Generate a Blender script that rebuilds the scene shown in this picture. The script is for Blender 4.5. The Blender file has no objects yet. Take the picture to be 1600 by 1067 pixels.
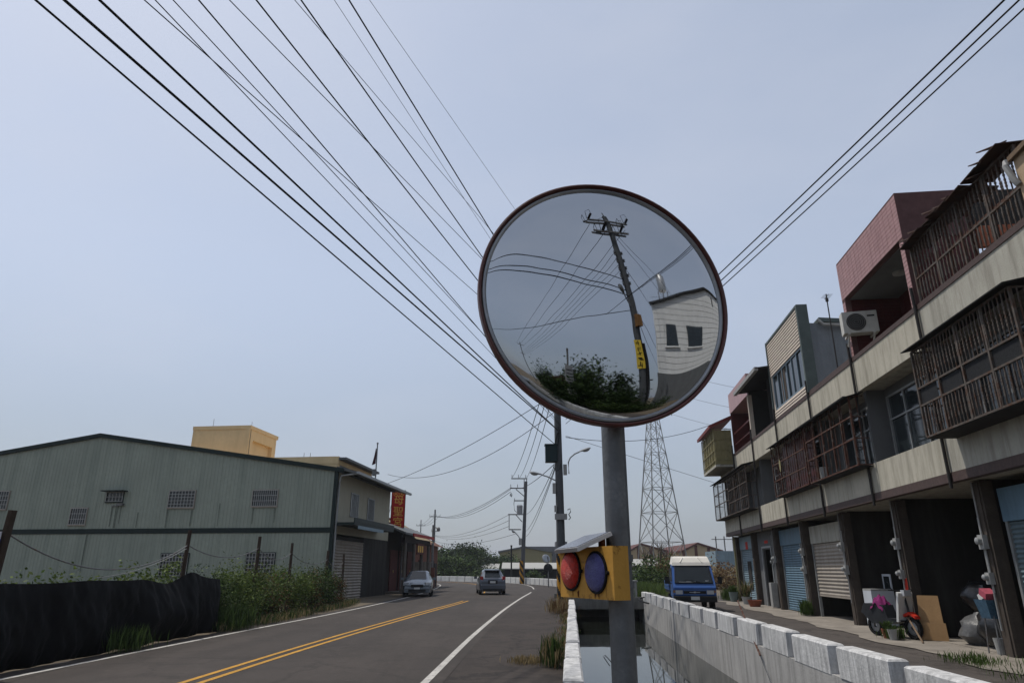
import bpy, math, random
import numpy as np
from mathutils import Vector, Matrix
random.seed(7)
R = math.radians
SC = bpy.context.scene
COL = SC.collection

# ------------------------------------------------------------ camera
CAMZ = 1.5
FPX = 1060.0                                   # focal length in photo pixels (photo 1600 x 1067)
PITCH = math.atan((890.0 - 533.5) / FPX)       # horizon at row 890
cd = bpy.data.cameras.new('camera')
cam = bpy.data.objects.new('camera', cd)
COL.objects.link(cam)
cam.location = (0, 0, CAMZ)
cam.rotation_euler = (R(90) + PITCH, 0, 0)
cd.sensor_width = 36.0
cd.lens = FPX / 1600 * 36
cd.clip_start = 0.05
cd.clip_end = 9000
SC.camera = cam

# ------------------------------------------------------------ sky, sun, exposure
SUN = Vector((-0.36, 0.22, 0.91)).normalized()      # towards the sun
sun_el = math.asin(SUN.z)
sun_az = math.atan2(SUN.x, SUN.y)
world = bpy.data.worlds.new('World')
SC.world = world
world.use_nodes = True
wn = world.node_tree
for n in list(wn.nodes):
    wn.nodes.remove(n)
w_out = wn.nodes.new('ShaderNodeOutputWorld')
w_bg = wn.nodes.new('ShaderNodeBackground')
sky = wn.nodes.new('ShaderNodeTexSky')
sky.sky_type = 'NISHITA'
sky.sun_disc = False
sky.sun_elevation = sun_el
sky.sun_rotation = sun_az
sky.air_density = 1.0
sky.dust_density = 1.6
sky.ozone_density = 1.0
sky.altitude = 0
w_hsv = wn.nodes.new('ShaderNodeHueSaturation')
w_hsv.inputs['Saturation'].default_value = 0.80
w_mix = wn.nodes.new('ShaderNodeMix')
w_mix.data_type = 'RGBA'
w_mix.inputs['Factor'].default_value = 0.45
w_mix.inputs['B'].default_value = (4.55, 5.05, 6.05, 1)     # even humid haze veil
wn.links.new(sky.outputs['Color'], w_hsv.inputs['Color'])
wn.links.new(w_hsv.outputs['Color'], w_mix.inputs['A'])
# humid low haze: the sky dulls evenly towards the whole horizon
w_tc = wn.nodes.new('ShaderNodeTexCoord')
w_sep = wn.nodes.new('ShaderNodeSeparateXYZ')
w_mr = wn.nodes.new('ShaderNodeMapRange')
w_mr.interpolation_type = 'SMOOTHSTEP'
w_mr.inputs['From Min'].default_value = 0.0
w_mr.inputs['From Max'].default_value = 0.42
w_mr.inputs['To Min'].default_value = 0.62
w_mr.inputs['To Max'].default_value = 1.0
w_mul = wn.nodes.new('ShaderNodeVectorMath'); w_mul.operation = 'SCALE'
wn.links.new(w_tc.outputs['Generated'], w_sep.inputs['Vector'])
wn.links.new(w_sep.outputs['Z'], w_mr.inputs['Value'])
wn.links.new(w_mix.outputs['Result'], w_mul.inputs[0])
wn.links.new(w_mr.outputs['Result'], w_mul.inputs['Scale'])
# very faint streaks of thin cloud
w_nz = wn.nodes.new('ShaderNodeTexNoise'); w_nz.inputs['Scale'].default_value = 2.2; w_nz.inputs['Detail'].default_value = 5; w_nz.inputs['Roughness'].default_value = .55
w_mp = wn.nodes.new('ShaderNodeMapping'); w_mp.inputs['Scale'].default_value = (1, 1, 2.6); w_mp.inputs['Location'].default_value = (1.3, .4, 0)
wn.links.new(w_tc.outputs['Generated'], w_mp.inputs['Vector']); wn.links.new(w_mp.outputs['Vector'], w_nz.inputs['Vector'])
w_cr = wn.nodes.new('ShaderNodeMapRange'); w_cr.inputs['From Min'].default_value = .45; w_cr.inputs['From Max'].default_value = .75; w_cr.inputs['To Max'].default_value = .22
wn.links.new(w_nz.outputs['Fac'], w_cr.inputs['Value'])
w_cl = wn.nodes.new('ShaderNodeMix'); w_cl.data_type = 'RGBA'; w_cl.inputs['B'].default_value = (4.9, 5.1, 5.75, 1)
wn.links.new(w_cr.outputs['Result'], w_cl.inputs['Factor']); wn.links.new(w_mul.outputs['Vector'], w_cl.inputs['A'])
wn.links.new(w_cl.outputs['Result'], w_bg.inputs['Color'])
w_bg.inputs['Strength'].default_value = 0.135
wn.links.new(w_bg.outputs['Background'], w_out.inputs['Surface'])

sd = bpy.data.lights.new('sun', 'SUN')
sd.energy = 3.2
sd.angle = R(0.8)
sd.color = (1.0, 0.95, 0.87)
sun = bpy.data.objects.new('sun', sd)
COL.objects.link(sun)
sun.rotation_euler = SUN.to_track_quat('Z', 'Y').to_euler()
sun.location = SUN * 60

SC.view_settings.view_transform = 'Standard'
SC.view_settings.look = 'None'
SC.view_settings.exposure = 0.0
SC.view_settings.gamma = 1.0
SC.view_settings.use_curve_mapping = False

# ------------------------------------------------------------ photo pixel -> world
_S, _C = math.sin(PITCH), math.cos(PITCH)
def ray(x, y):
    u, v = x - 800.0, 533.5 - y
    return Vector((u, FPX * _C - v * _S, FPX * _S + v * _C))
def at_y(x, y, Y):                       # point on that pixel's ray at ground distance Y
    d = ray(x, y); t = Y / d.y
    return Vector((d.x * t, Y, CAMZ + d.z * t))
def at_z(x, y, z=0.0):
    d = ray(x, y); t = (z - CAMZ) / d.z
    return Vector((d.x * t, d.y * t, z))

# ------------------------------------------------------------ materials
MATS = {}
def lin(c):
    return tuple(((v / 255) / 12.92 if v / 255 <= .04045 else ((v / 255 + .055) / 1.055) ** 2.4) for v in c)
def mat(name, col, rough=.75, var=.18, scale=2.0, bump=0.0, bscale=30.0, metal=0.0, spec=.14,
        streak=0.0, dirt=(.03, .028, .025), sscale=6.0, rust=0.0, rustcol=(.13, .05, .02), rscale=5.0,
        emit=None, alpha=1.0, trans=0.0, coat=0.0, squash=.12, sthr=(.47, .72)):
    if name in MATS:
        return MATS[name]
    m = bpy.data.materials.new(name)
    m.use_nodes = True
    nt = m.node_tree
    b = nt.nodes['Principled BSDF']
    L = nt.links.new
    geo = nt.nodes.new('ShaderNodeNewGeometry')
    def noise(sc, det=4, rgh=.6, vec=None):
        n = nt.nodes.new('ShaderNodeTexNoise')
        n.inputs['Scale'].default_value = sc
        n.inputs['Detail'].default_value = det
        n.inputs['Roughness'].default_value = rgh
        L(vec or geo.outputs['Position'], n.inputs['Vector'])
        return n.outputs['Fac']
    def ramp(fac, a, bb):
        r = nt.nodes.new('ShaderNodeMapRange')
        r.inputs['From Min'].default_value = a
        r.inputs['From Max'].default_value = bb
        r.clamp = True
        L(fac, r.inputs['Value'])
        return r.outputs['Result']
    def mix(fac, A, B):
        x = nt.nodes.new('ShaderNodeMix'); x.data_type = 'RGBA'
        if isinstance(fac, float): x.inputs['Factor'].default_value = fac
        else: L(fac, x.inputs['Factor'])
        for sock, val in (('A', A), ('B', B)):
            if isinstance(val, tuple): x.inputs[sock].default_value = (*val[:3], 1)
            else: L(val, x.inputs[sock])
        return x.outputs['Result']
    lo = tuple(max(0, c * (1 - var)) for c in col); hi = tuple(min(1, c * (1 + var)) for c in col)
    c = mix(ramp(noise(scale), .32, .68), lo, hi)
    if var > 0:
        c = mix(ramp(noise(scale * 9, 3), .35, .8), c, tuple(v * (1 - var * .6) for v in col))
    if streak > 0:
        mp = nt.nodes.new('ShaderNodeMapping')
        mp.inputs['Scale'].default_value = (1, 1, squash)
        L(geo.outputs['Position'], mp.inputs['Vector'])
        s1 = ramp(noise(sscale, 5, .65, mp.outputs['Vector']), *sthr)
        ml = nt.nodes.new('ShaderNodeMath'); ml.operation = 'MULTIPLY'
        L(s1, ml.inputs[0]); ml.inputs[1].default_value = streak
        c = mix(ml.outputs[0], c, dirt)
    if rust > 0:
        s1 = ramp(noise(rscale, 6, .7), .62 - .25 * rust, .72 - .2 * rust)
        c = mix(s1, c, rustcol)
    L(c, b.inputs['Base Color'])
    b.inputs['Roughness'].default_value = rough
    b.inputs['Metallic'].default_value = metal
    b.inputs['Specular IOR Level'].default_value = spec
    if coat: b.inputs['Coat Weight'].default_value = coat
    if trans: b.inputs['Transmission Weight'].default_value = trans
    if alpha < 1: b.inputs['Alpha'].default_value = alpha
    if emit:
        b.inputs['Emission Color'].default_value = (*emit[:3], 1); b.inputs['Emission Strength'].default_value = emit[3]
    if bump > 0:
        bp = nt.nodes.new('ShaderNodeBump')
        bp.inputs['Strength'].default_value = bump
        bp.inputs['Distance'].default_value = .02
        L(noise(bscale, 5), bp.inputs['Height'])
        L(bp.outputs['Normal'], b.inputs['Normal'])
    MATS[name] = m
    return m

# ------------------------------------------------------------ mesh builder
class MB:
    def __init__(self):
        self.v = []; self.f = []; self.mi = []
    def add(self, vs, fs, mi=0):
        o = len(self.v)
        self.v.extend([tuple(p) for p in vs])
        self.f.extend([tuple(i + o for i in f) for f in fs])
        self.mi.extend([mi] * len(fs))
        return self
    def box(self, x0, x1, y0, y1, z0, z1, mi=0, ch=0.0):
        if ch <= 0:
            vs = [(x0, y0, z0), (x1, y0, z0), (x1, y1, z0), (x0, y1, z0), (x0, y0, z1), (x1, y0, z1), (x1, y1, z1), (x0, y1, z1)]
            return self.add(vs, [(0, 3, 2, 1), (4, 5, 6, 7), (0, 1, 5, 4), (1, 2, 6, 5), (2, 3, 7, 6), (3, 0, 4, 7)], mi)
        c = ch
        vs = [(x0, y0, z0), (x1, y0, z0), (x1, y1, z0), (x0, y1, z0),
              (x0, y0, z1 - c), (x1, y0, z1 - c), (x1, y1, z1 - c), (x0, y1, z1 - c),
              (x0 + c, y0 + c, z1), (x1 - c, y0 + c, z1), (x1 - c, y1 - c, z1), (x0 + c, y1 - c, z1)]
        fs = [(0, 3, 2, 1), (8, 9, 10, 11)]
        for a in range(4):
            b = (a + 1) % 4
            fs += [(a, b, 4 + b, 4 + a), (4 + a, 4 + b, 8 + b, 8 + a)]
        return self.add(vs, fs, mi)
    def obox(self, c, sz, rot=None, mi=0):
        M = rot if rot is not None else Matrix.Identity(3)
        hx, hy, hz = sz[0] / 2, sz[1] / 2, sz[2] / 2
        vs = [Vector(c) + M @ Vector(p) for p in [(-hx, -hy, -hz), (hx, -hy, -hz), (hx, hy, -hz), (-hx, hy, -hz), (-hx, -hy, hz), (hx, -hy, hz), (hx, hy, hz), (-hx, hy, hz)]]
        return self.add(vs, [(0, 3, 2, 1), (4, 5, 6, 7), (0, 1, 5, 4), (1, 2, 6, 5), (2, 3, 7, 6), (3, 0, 4, 7)], mi)
    def bar(self, p, q, w, h=None, mi=0):                       # square bar from p to q
        p, q = Vector(p), Vector(q); h = h or w
        d = (q - p)
        M = d.to_track_quat('X', 'Z').to_matrix()
        return self.obox((p + q) / 2, (d.length, w, h), M, mi)
    def cyl(self, p, q, r0, r1=None, n=10, mi=0, caps=True):
        p, q = Vector(p), Vector(q); r1 = r0 if r1 is None else r1
        M = (q - p).to_track_quat('Z', 'Y').to_matrix()
        vs = []
        for c, r in ((p, r0), (q, r1)):
            for k in range(n):
                a = 2 * math.pi * k / n
                vs.append(c + M @ Vector((r * math.cos(a), r * math.sin(a), 0)))
        fs = [(k, (k + 1) % n, n + (k + 1) % n, n + k) for k in range(n)]
        if caps: fs += [tuple(range(n - 1, -1, -1)), tuple(range(n, 2 * n))]
        return self.add(vs, fs, mi)
    def tube(self, pts, r, n=6, mi=0):
        pts = [Vector(p) for p in pts]; vs = []; fs = []
        for i, p in enumerate(pts):
            d = (pts[min(i + 1, len(pts) - 1)] - pts[max(i - 1, 0)])
            M = d.to_track_quat('Z', 'Y').to_matrix()
            rr = r[i] if isinstance(r, (list, tuple)) else r
            for k in range(n):
                a = 2 * math.pi * k / n
                vs.append(p + M @ Vector((rr * math.cos(a), rr * math.sin(a), 0)))
        for i in range(len(pts) - 1):
            for k in range(n):
                fs.append((i * n + k, i * n + (k + 1) % n, (i + 1) * n + (k + 1) % n, (i + 1) * n + k))
        fs += [tuple(range(n - 1, -1, -1)), tuple(range((len(pts) - 1) * n, len(pts) * n))]
        return self.add(vs, fs, mi)
    def lathe(self, prof, n=24, mi=0, M=None, c=(0, 0, 0)):      # prof [(r, z)] about local z
        M = M if M is not None else Matrix.Identity(3); vs = []; fs = []; c = Vector(c)
        for r, z in prof:
            for k in range(n):
                a = 2 * math.pi * k / n
                vs.append(c + M @ Vector((r * math.cos(a), r * math.sin(a), z)))
        for i in range(len(prof) - 1):
            for k in range(n):
                fs.append((i * n + k, i * n + (k + 1) % n, (i + 1) * n + (k + 1) % n, (i + 1) * n + k))
        return self.add(vs, fs, mi)
    def prism(self, poly, fn, a0, a1, mi=0):                     # poly [(u, v)], fn(u, v, w) -> xyz
        n = len(poly)
        vs = [fn(u, v, a0) for u, v in poly] + [fn(u, v, a1) for u, v in poly]
        fs = [tuple(range(n)), tuple(range(2 * n - 1, n - 1, -1))] + [(k, n + k, n + (k + 1) % n, (k + 1) % n) for k in range(n)]
        return self.add(vs, fs, mi)
    def mesh(self, name, mats, smooth=False):
        me = bpy.data.meshes.new(name)
        me.from_pydata(self.v, [], self.f)
        if not isinstance(mats, (list, tuple)): mats = [mats]
        for m in mats: me.materials.append(m)
        if len(mats) > 1: me.polygons.foreach_set('material_index', self.mi)
        if smooth:
            me.polygons.foreach_set('use_smooth', [True] * len(me.polygons))
            me.set_sharp_from_angle(angle=R(40))
        me.update()
        return me
    def build(self, name, mats, parent=None, smooth=False, loc=None, rz=None):
        o = bpy.data.objects.new(name, self.mesh(name, mats, smooth))
        COL.objects.link(o)
        if parent is not None: o.parent = parent
        if loc is not None: o.location = loc
        if rz is not None: o.rotation_euler = (0, 0, rz)
        return o
def inst(name, me, parent=None, loc=(0, 0, 0), rot=(0, 0, 0), scl=None):      # a piece sharing mesh data
    o = bpy.data.objects.new(name, me); COL.objects.link(o)
    o.parent = parent; o.location = loc; o.rotation_euler = rot
    if scl: o.scale = scl
    return o
def tag(o, label=None, cat=None, group=None, kind=None):
    if label: o['label'] = label
    if cat: o['category'] = cat
    if group: o['group'] = group
    if kind: o['kind'] = kind
    return o
def thing(name, label, cat, loc=(0, 0, 0), rz=0.0, group=None):
    o = bpy.data.objects.new(name, None); COL.objects.link(o)
    o.empty_display_size = .2
    o.location = loc; o.rotation_euler = (0, 0, rz)
    return tag(o, label, cat, group)
def part(name, mats, parent, fn, smooth=False):
    m = MB(); fn(m); return m.build(name, mats, parent, smooth)
def text_mesh(s, size):
    cu = bpy.data.curves.new('glyph', 'FONT'); cu.body = s; cu.size = size; cu.extrude = .004
    cu.align_x = 'CENTER'; cu.align_y = 'CENTER'; cu.resolution_u = 3
    o = bpy.data.objects.new('glyph', cu); COL.objects.link(o)
    dg = bpy.context.evaluated_depsgraph_get()
    me = bpy.data.meshes.new_from_object(o.evaluated_get(dg))
    bpy.data.objects.remove(o); bpy.data.curves.remove(cu)
    return me
# ============================================================ SETTING: ground, road, canal
m_ground = mat('dry_ground', (.13, .105, .075), .95, .3, .35, .5, 12)
def asphalt(name, col, crack=.5, patch=.5, tyre=.35):
    m = bpy.data.materials.new(name); m.use_nodes = True; nt = m.node_tree; L = nt.links.new; b = nt.nodes['Principled BSDF']
    ge = nt.nodes.new('ShaderNodeNewGeometry')
    def mapped(s):
        mp = nt.nodes.new('ShaderNodeMapping'); mp.inputs['Scale'].default_value = s; mp.inputs['Rotation'].default_value = (0, 0, .08); L(ge.outputs['Position'], mp.inputs['Vector']); return mp.outputs['Vector']
    def noise(vec, sc, det=5, r=.6):
        n = nt.nodes.new('ShaderNodeTexNoise'); n.inputs['Scale'].default_value = sc; n.inputs['Detail'].default_value = det; n.inputs['Roughness'].default_value = r; L(vec, n.inputs['Vector']); return n
    def rng(v, a, b_, c=0., d=1.):
        r = nt.nodes.new('ShaderNodeMapRange'); r.inputs['From Min'].default_value = a; r.inputs['From Max'].default_value = b_; r.inputs['To Min'].default_value = c; r.inputs['To Max'].default_value = d; L(v, r.inputs['Value']); return r.outputs['Result']
    def mix(f, A, B):
        x = nt.nodes.new('ShaderNodeMix'); x.data_type = 'RGBA'; L(f, x.inputs['Factor'])
        for s, v in (('A', A), ('B', B)):
            if isinstance(v, tuple): x.inputs[s].default_value = (*v, 1)
            else: L(v, x.inputs[s])
        return x.outputs['Result']
    sc = lambda k: tuple(c * k for c in col)
    pos = ge.outputs['Position']
    c = mix(rng(noise(pos, .22, 6, .65).outputs['Fac'], .35, .65), sc(.74), sc(1.30))            # broad resurfaced areas
    c = mix(rng(noise(mapped((1.1, .06, 1)), 1.0, 4).outputs['Fac'], .46, .62, 0, tyre), c, sc(.60))   # tyre tracks along the road
    c = mix(rng(noise(pos, 1.3, 8, .7).outputs['Fac'], .53, .58, 0, patch), c, sc(.60))            # ragged patches
    c = mix(rng(noise(pos, 4.5, 6, .7).outputs['Fac'], .58, .68, 0, .7), c, sc(1.75))              # dusty spots
    vo = nt.nodes.new('ShaderNodeTexVoronoi'); vo.feature = 'DISTANCE_TO_EDGE'; vo.inputs['Scale'].default_value = .42
    wv = noise(pos, 1.2, 6, .7); ad = nt.nodes.new('ShaderNodeVectorMath'); ad.operation = 'MULTIPLY_ADD'
    L(wv.outputs['Color'], ad.inputs[0]); ad.inputs[1].default_value = (1.6, 1.6, 0); L(pos, ad.inputs[2]); L(ad.outputs['Vector'], vo.inputs['Vector'])
    c = mix(rng(vo.outputs['Distance'], .006, .022, crack, 0), c, sc(.30))
    sp = noise(pos, 130, 2).outputs['Fac']
    c = mix(rng(sp, .3, .7, 0, .35), c, sc(1.5))
    L(c, b.inputs['Base Color']); b.inputs['Roughness'].default_value = .88; b.inputs['Specular IOR Level'].default_value = .25
    bp = nt.nodes.new('ShaderNodeBump'); bp.inputs['Strength'].default_value = .5; bp.inputs['Distance'].default_value = .012; L(sp, bp.inputs['Height']); L(bp.outputs['Normal'], b.inputs['Normal'])
    MATS[name] = m; return m
m_asphalt = asphalt('asphalt', (.042, .0345, .0295), .45, .45, .6)
m_old = asphalt('old_asphalt', (.034, .0265, .022), 1.0, 1.0, .3)
m_alley = asphalt('alley_paving', (.058, .049, .043), .6, .7, .1)
m_apron = mat('concrete_apron', (.23, .205, .175), .92, .25, 1.2, .4, 40, streak=.5, dirt=(.10, .088, .075), sscale=1.5, squash=1.0)
m_white = mat('road_white', (.44, .42, .385), .8, .2, 3, .2, 80, rust=.22, rustcol=(.10, .09, .08), rscale=14, streak=.6, dirt=(.20, .19, .18), sscale=7, squash=1.0)
m_yellow = mat('road_yellow', (.43, .225, .036), .8, .2, 3, .2, 80, rust=.2, rustcol=(.10, .075, .045), rscale=14, streak=.5, dirt=(.22, .14, .05), sscale=7, squash=1.0)
m_conc = mat('wall_concrete', (.36, .35, .335), .9, .14, 1.5, .35, 25, streak=.6, dirt=(.13, .127, .12), sscale=5, sthr=(.46, .72))
m_whitewash = mat('whitewashed_concrete', (.53, .525, .515), .88, .2, 3, .5, 18, streak=.7, dirt=(.15, .15, .15), sscale=11, sthr=(.44, .70))
m_wetwall = mat('wet_wall', (.16, .15, .125), .6, .2, 2, .3, 20, streak=.5, dirt=(.05, .05, .04), sscale=6)

XLr = lambda y: -.10 + .0825 * y          # left canal wall, road face
XLc = lambda y: .09 + .0825 * y           # left canal wall, water face
XRc = lambda y: 3.76 + .0735 * y          # right canal wall, water face
XRa = lambda y: 3.99 + .0735 * y          # right canal wall, alley face
CY0, CY1 = -28.0, 52.0

def sheet(name, pts, m, z, kind='structure', parent=None):
    mb = MB(); mb.add([(x, y, z) for x, y in pts], [tuple(range(len(pts)))])
    o = mb.build(name, m, parent)
    if kind: o['kind'] = kind
    return o
BIG = 3000
g = MB()
A = [(-BIG, -BIG), (BIG, -BIG), (BIG, BIG), (-BIG, BIG)]
H = [(XLc(CY0) - .1, CY0), (XRc(CY0) + .1, CY0), (XRc(CY1) + .1, CY1), (XLc(CY1) - .1, CY1)]
g.add([(x, y, 0) for x, y in A + H], [(0, 1, 5, 4), (1, 2, 6, 5), (2, 3, 7, 6), (3, 0, 4, 7)])
g.build('ground', m_ground)['kind'] = 'structure'

def strip(name, L, Rr, m, z, parent=None, kind=None):
    mb = MB(); n = len(L)
    mb.add([(x, y, z) for x, y in L] + [(x, y, z) for x, y in Rr], [(i, n + i, n + i + 1, i + 1) for i in range(n - 1)])
    o = mb.build(name, m, parent)
    if kind: o['kind'] = kind
    return o
def smooth_path(P, k=10):
    out = []
    P = [Vector((*p, 0)) for p in P]
    for i in range(len(P) - 1):
        p0, p1, p2, p3 = P[max(i - 1, 0)], P[i], P[i + 1], P[min(i + 2, len(P) - 1)]
        for j in range(k):
            t = j / k
            q = .5 * ((2 * p1) + (p2 - p0) * t + (2 * p0 - 5 * p1 + 4 * p2 - p3) * t * t + (3 * p1 - p0 - 3 * p2 + p3) * t ** 3)
            out.append((q.x, q.y))
    out.append((P[-1].x, P[-1].y))
    return out
def offset(path, d):
    out = []
    for i, p in enumerate(path):
        a, b = path[max(i - 1, 0)], path[min(i + 1, len(path) - 1)]
        dx, dy = b[0] - a[0], b[1] - a[1]; l = math.hypot(dx, dy)
        out.append((p[0] + dy / l * d, p[1] - dx / l * d))
    return out
left_edge = smooth_path([(-9.3, -28), (-8.3, -5), (-7.45, 9), (-7.2, 14), (-6.85, 20), (-6.45, 26), (-6.15, 34), (-6.0, 42), (-6.1, 52), (-6.6, 64), (-7.6, 76), (-9.6, 86), (-13, 94), (-20, 100), (-40, 106), (-90, 112)])
centre = smooth_path([(-6.2, -28), (-5.2, -5), (-4.55, 9), (-4.12, 16.7), (-3.35, 26), (-2.35, 37), (-2.05, 46), (-2.15, 54), (-2.6, 66), (-3.8, 78), (-6.5, 89), (-11, 97.5), (-19, 104), (-40, 110), (-90, 116)])
right_edge = smooth_path([(-3.0, -28), (-1.9, -5), (-1.28, 9), (-.92, 18), (-.30, 29), (.55, 41), (1.35, 51), (1.8, 60), (1.75, 70), (1.0, 80), (-1.3, 89), (-6, 97.5), (-14, 104), (-40, 113), (-90, 119)])
road_l = offset(left_edge, -.45)
road_r = offset(right_edge, .25)
road = strip('road', road_l, road_r, m_asphalt, .008, kind='structure')
# old rough shoulder between the white edge line and the canal wall / kerb wall
sh_r = smooth_path([(XLr(-28), -28), (XLr(-5), -5), (XLr(9), 9), (XLr(18), 18), (XLr(29), 29), (3.3, 41), (3.9, 51), (4.3, 60), (3.9, 70), (2.2, 80), (-.6, 90), (-5.6, 99), (-14, 105.6), (-40, 114.5), (-90, 120.5)])
strip('road_shoulder', offset(right_edge, .12), sh_r, m_old, .004, kind='structure')
def line_on(name, path, w, m, i0=0, i1=None, z=.0125):
    p = path[i0:i1]
    return strip(name, offset(p, -w / 2), offset(p, w / 2), m, z, road)
line_on('edge_line', left_edge, .115, m_white)
line_on('edge_line', right_edge, .115, m_white, 0, 61)
line_on('edge_line', right_edge, .115, m_white, 69)
line_on('centre_line', offset(centre, -.13), .10, m_yellow, 0, 51)
line_on('centre_line', offset(centre, .13), .10, m_yellow, 0, 51)
line_on('centre_line', offset(centre, -.13), .10, m_yellow, 63, 120)
line_on('centre_line', offset(centre, .13), .10, m_yellow, 63, 120)

# canal
m_bed = mat('canal_bed', (.05, .048, .035), .9, .3, 1)
sheet('canal_bed', [(XLc(CY0) - .1, CY0), (XRc(CY0) + .1, CY0), (XRc(CY1) + .1, CY1), (XLc(CY1) - .1, CY1)], m_bed, -1.5)
mw = bpy.data.materials.new('canal_water'); mw.use_nodes = True
b = mw.node_tree.nodes['Principled BSDF']
b.inputs['Base Color'].default_value = (.012, .014, .011, 1); b.inputs['Roughness'].default_value = .02
b.inputs['IOR'].default_value = 1.33; b.inputs['Specular IOR Level'].default_value = .5
nz = mw.node_tree.nodes.new('ShaderNodeTexNoise'); nz.inputs['Scale'].default_value = 2.2; nz.inputs['Detail'].default_value = 2
bp = mw.node_tree.nodes.new('ShaderNodeBump'); bp.inputs['Strength'].default_value = .02; bp.inputs['Distance'].default_value = .02
ge = mw.node_tree.nodes.new('ShaderNodeNewGeometry')
mw.node_tree.links.new(ge.outputs['Position'], nz.inputs['Vector'])
mw.node_tree.links.new(nz.outputs['Fac'], bp.inputs['Height']); mw.node_tree.links.new(bp.outputs['Normal'], b.inputs['Normal'])
sheet('canal_water', [(XLc(CY0) + .002, CY0), (XRc(CY0) - .002, CY0), (XRc(CY1) - .002, CY1), (XLc(CY1) + .002, CY1)], mw, -.84)

def canal_wall(label, xa, xb, y0, y1, yb, pitch, gap, jit=0):
    t = thing('canal_wall', label, 'wall', ((xa(y0) + xb(y0)) / 2, y0, 0))
    ox, oy = t.location.x, t.location.y
    part('wall_base', m_conc, t, lambda m: m.add([(xa(CY0) - ox, CY0 - oy, -1.52), (xb(CY0) - ox, CY0 - oy, -1.52), (xb(y1) - ox, y1 - oy, -1.52), (xa(y1) - ox, y1 - oy, -1.52),
                                       (xa(CY0) - ox, CY0 - oy, .1), (xb(CY0) - ox, CY0 - oy, .1), (xb(y1) - ox, y1 - oy, .1), (xa(y1) - ox, y1 - oy, .1)],
                                      [(0, 3, 2, 1), (4, 5, 6, 7), (0, 1, 5, 4), (1, 2, 6, 5), (2, 3, 7, 6), (3, 0, 4, 7)]))
    ln = pitch - gap
    w = abs(xb(0) - xa(0))
    mb = MB(); mb.box(-w / 2 - .006, w / 2 + .006, 0, ln, 0, .4, 0, .022)
    me = mb.mesh('parapet_block', m_whitewash)
    y = yb
    ang = math.atan2(xa(1) - xa(0), 1)
    k = 0
    while y + ln < y1:
        if y + ln > y0:
            inst('parapet_block', me, t, ((xa(y) + xb(y)) / 2 - ox, y - oy, .1 + random.uniform(-.012, .012)), (random.uniform(-.006, .006), random.uniform(-.01, .01), -ang + random.uniform(-.006, .006)), (1, random.uniform(.97, 1.03), 1))
        y += pitch; k += 1
    return t
canal_wall('whitewashed concrete parapet wall between the road shoulder and the canal', XLr, XLc, -12, 27.0, -12 + .2, 1.9, .13)
canal_wall('whitewashed concrete parapet wall between the canal and the alley by the row houses', XRc, XRa, -12, 37.2, -12 + .2 + 1.2 - .1, 1.94, .36)
# canal end: low bridge, banks under it
m_dark_conc = mat('bridge_concrete', (.17, .165, .15), .9, .2, 1.2, .4, 20, streak=.6, dirt=(.06, .058, .05), sscale=5)
cb = thing('canal_bridge', 'low concrete slab bridge crossing the canal behind the mirror pole', 'bridge', (4.6, 36.5, 0))
part('deck', m_dark_conc, cb, lambda m: m.box(-2.3, 2.3, -1.6, 2.4, -.28, .06))
part('railing_wall', m_dark_conc, cb, lambda m: m.box(-2.35, 2.1, -1.55, -1.38, .06, .26))
part('railing_wall', m_dark_conc, cb, lambda m: m.box(-2.35, 2.1, 2.15, 2.32, .06, .3))
part('back_wall', m_dark_conc, cb, lambda m: m.box(-1.55, 2.2, 2.0, 2.3, -1.5, -.28))
part('abutment', m_dark_conc, cb, lambda m: m.box(-2.3, -1.55, -1.4, 2.3, -1.5, -.28))
for side, (fa, fb) in enumerate(((XLr, XLc), (XRc, XRa))):
    mb = MB(); y0, y1 = (27.0, 34.9) if side == 0 else (37.2, 52)
    if side == 1: pass
    xa, xb = fa, fb
    mb.add([(xa(y0), y0, -1.52), (xb(y0), y0, -1.52), (xb(52), 52, -1.52), (xa(52), 52, -1.52), (xa(y0), y0, .02), (xb(y0), y0, .02), (xb(52), 52, .02), (xa(52), 52, .02)],
           [(0, 3, 2, 1), (4, 5, 6, 7), (0, 1, 5, 4), (1, 2, 6, 5), (2, 3, 7, 6), (3, 0, 4, 7)])
    o = mb.build('canal_lining', m_dark_conc); o['kind'] = 'structure'
# alley paving and concrete apron before the row houses
FX0, FY0 = 8.48, 12.5
EX, EY = .1096, .994
def fw(s, off):       # facade coordinates -> world xy (off towards the road)
    return (FX0 + EX * s - EY * off, FY0 + EY * s + EX * off)
al = [(XRa(-28) - .05, -28), (XRa(45) - .05, 45), (15.5, 45), (15.5, 39)] + [fw(24.6, .25), fw(-40, .25)]
sheet('alley', al, m_alley, .004)
ap = MB()
rr = random.Random(3)
top = [fw(-14 + .6 * i, .78 + .12 * math.sin(i * .9) + rr.uniform(-.1, .1)) for i in range(65)]
bot = [fw(-14 + .6 * i, -9) for i in range(65)]
ap.add([(x, y, .02) for x, y in top] + [(x, y, .02) for x, y in bot], [(i, 65 + i, 65 + i + 1, i + 1) for i in range(64)])
o = ap.build('concrete_apron', m_apron); o['kind'] = 'structure'
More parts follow.
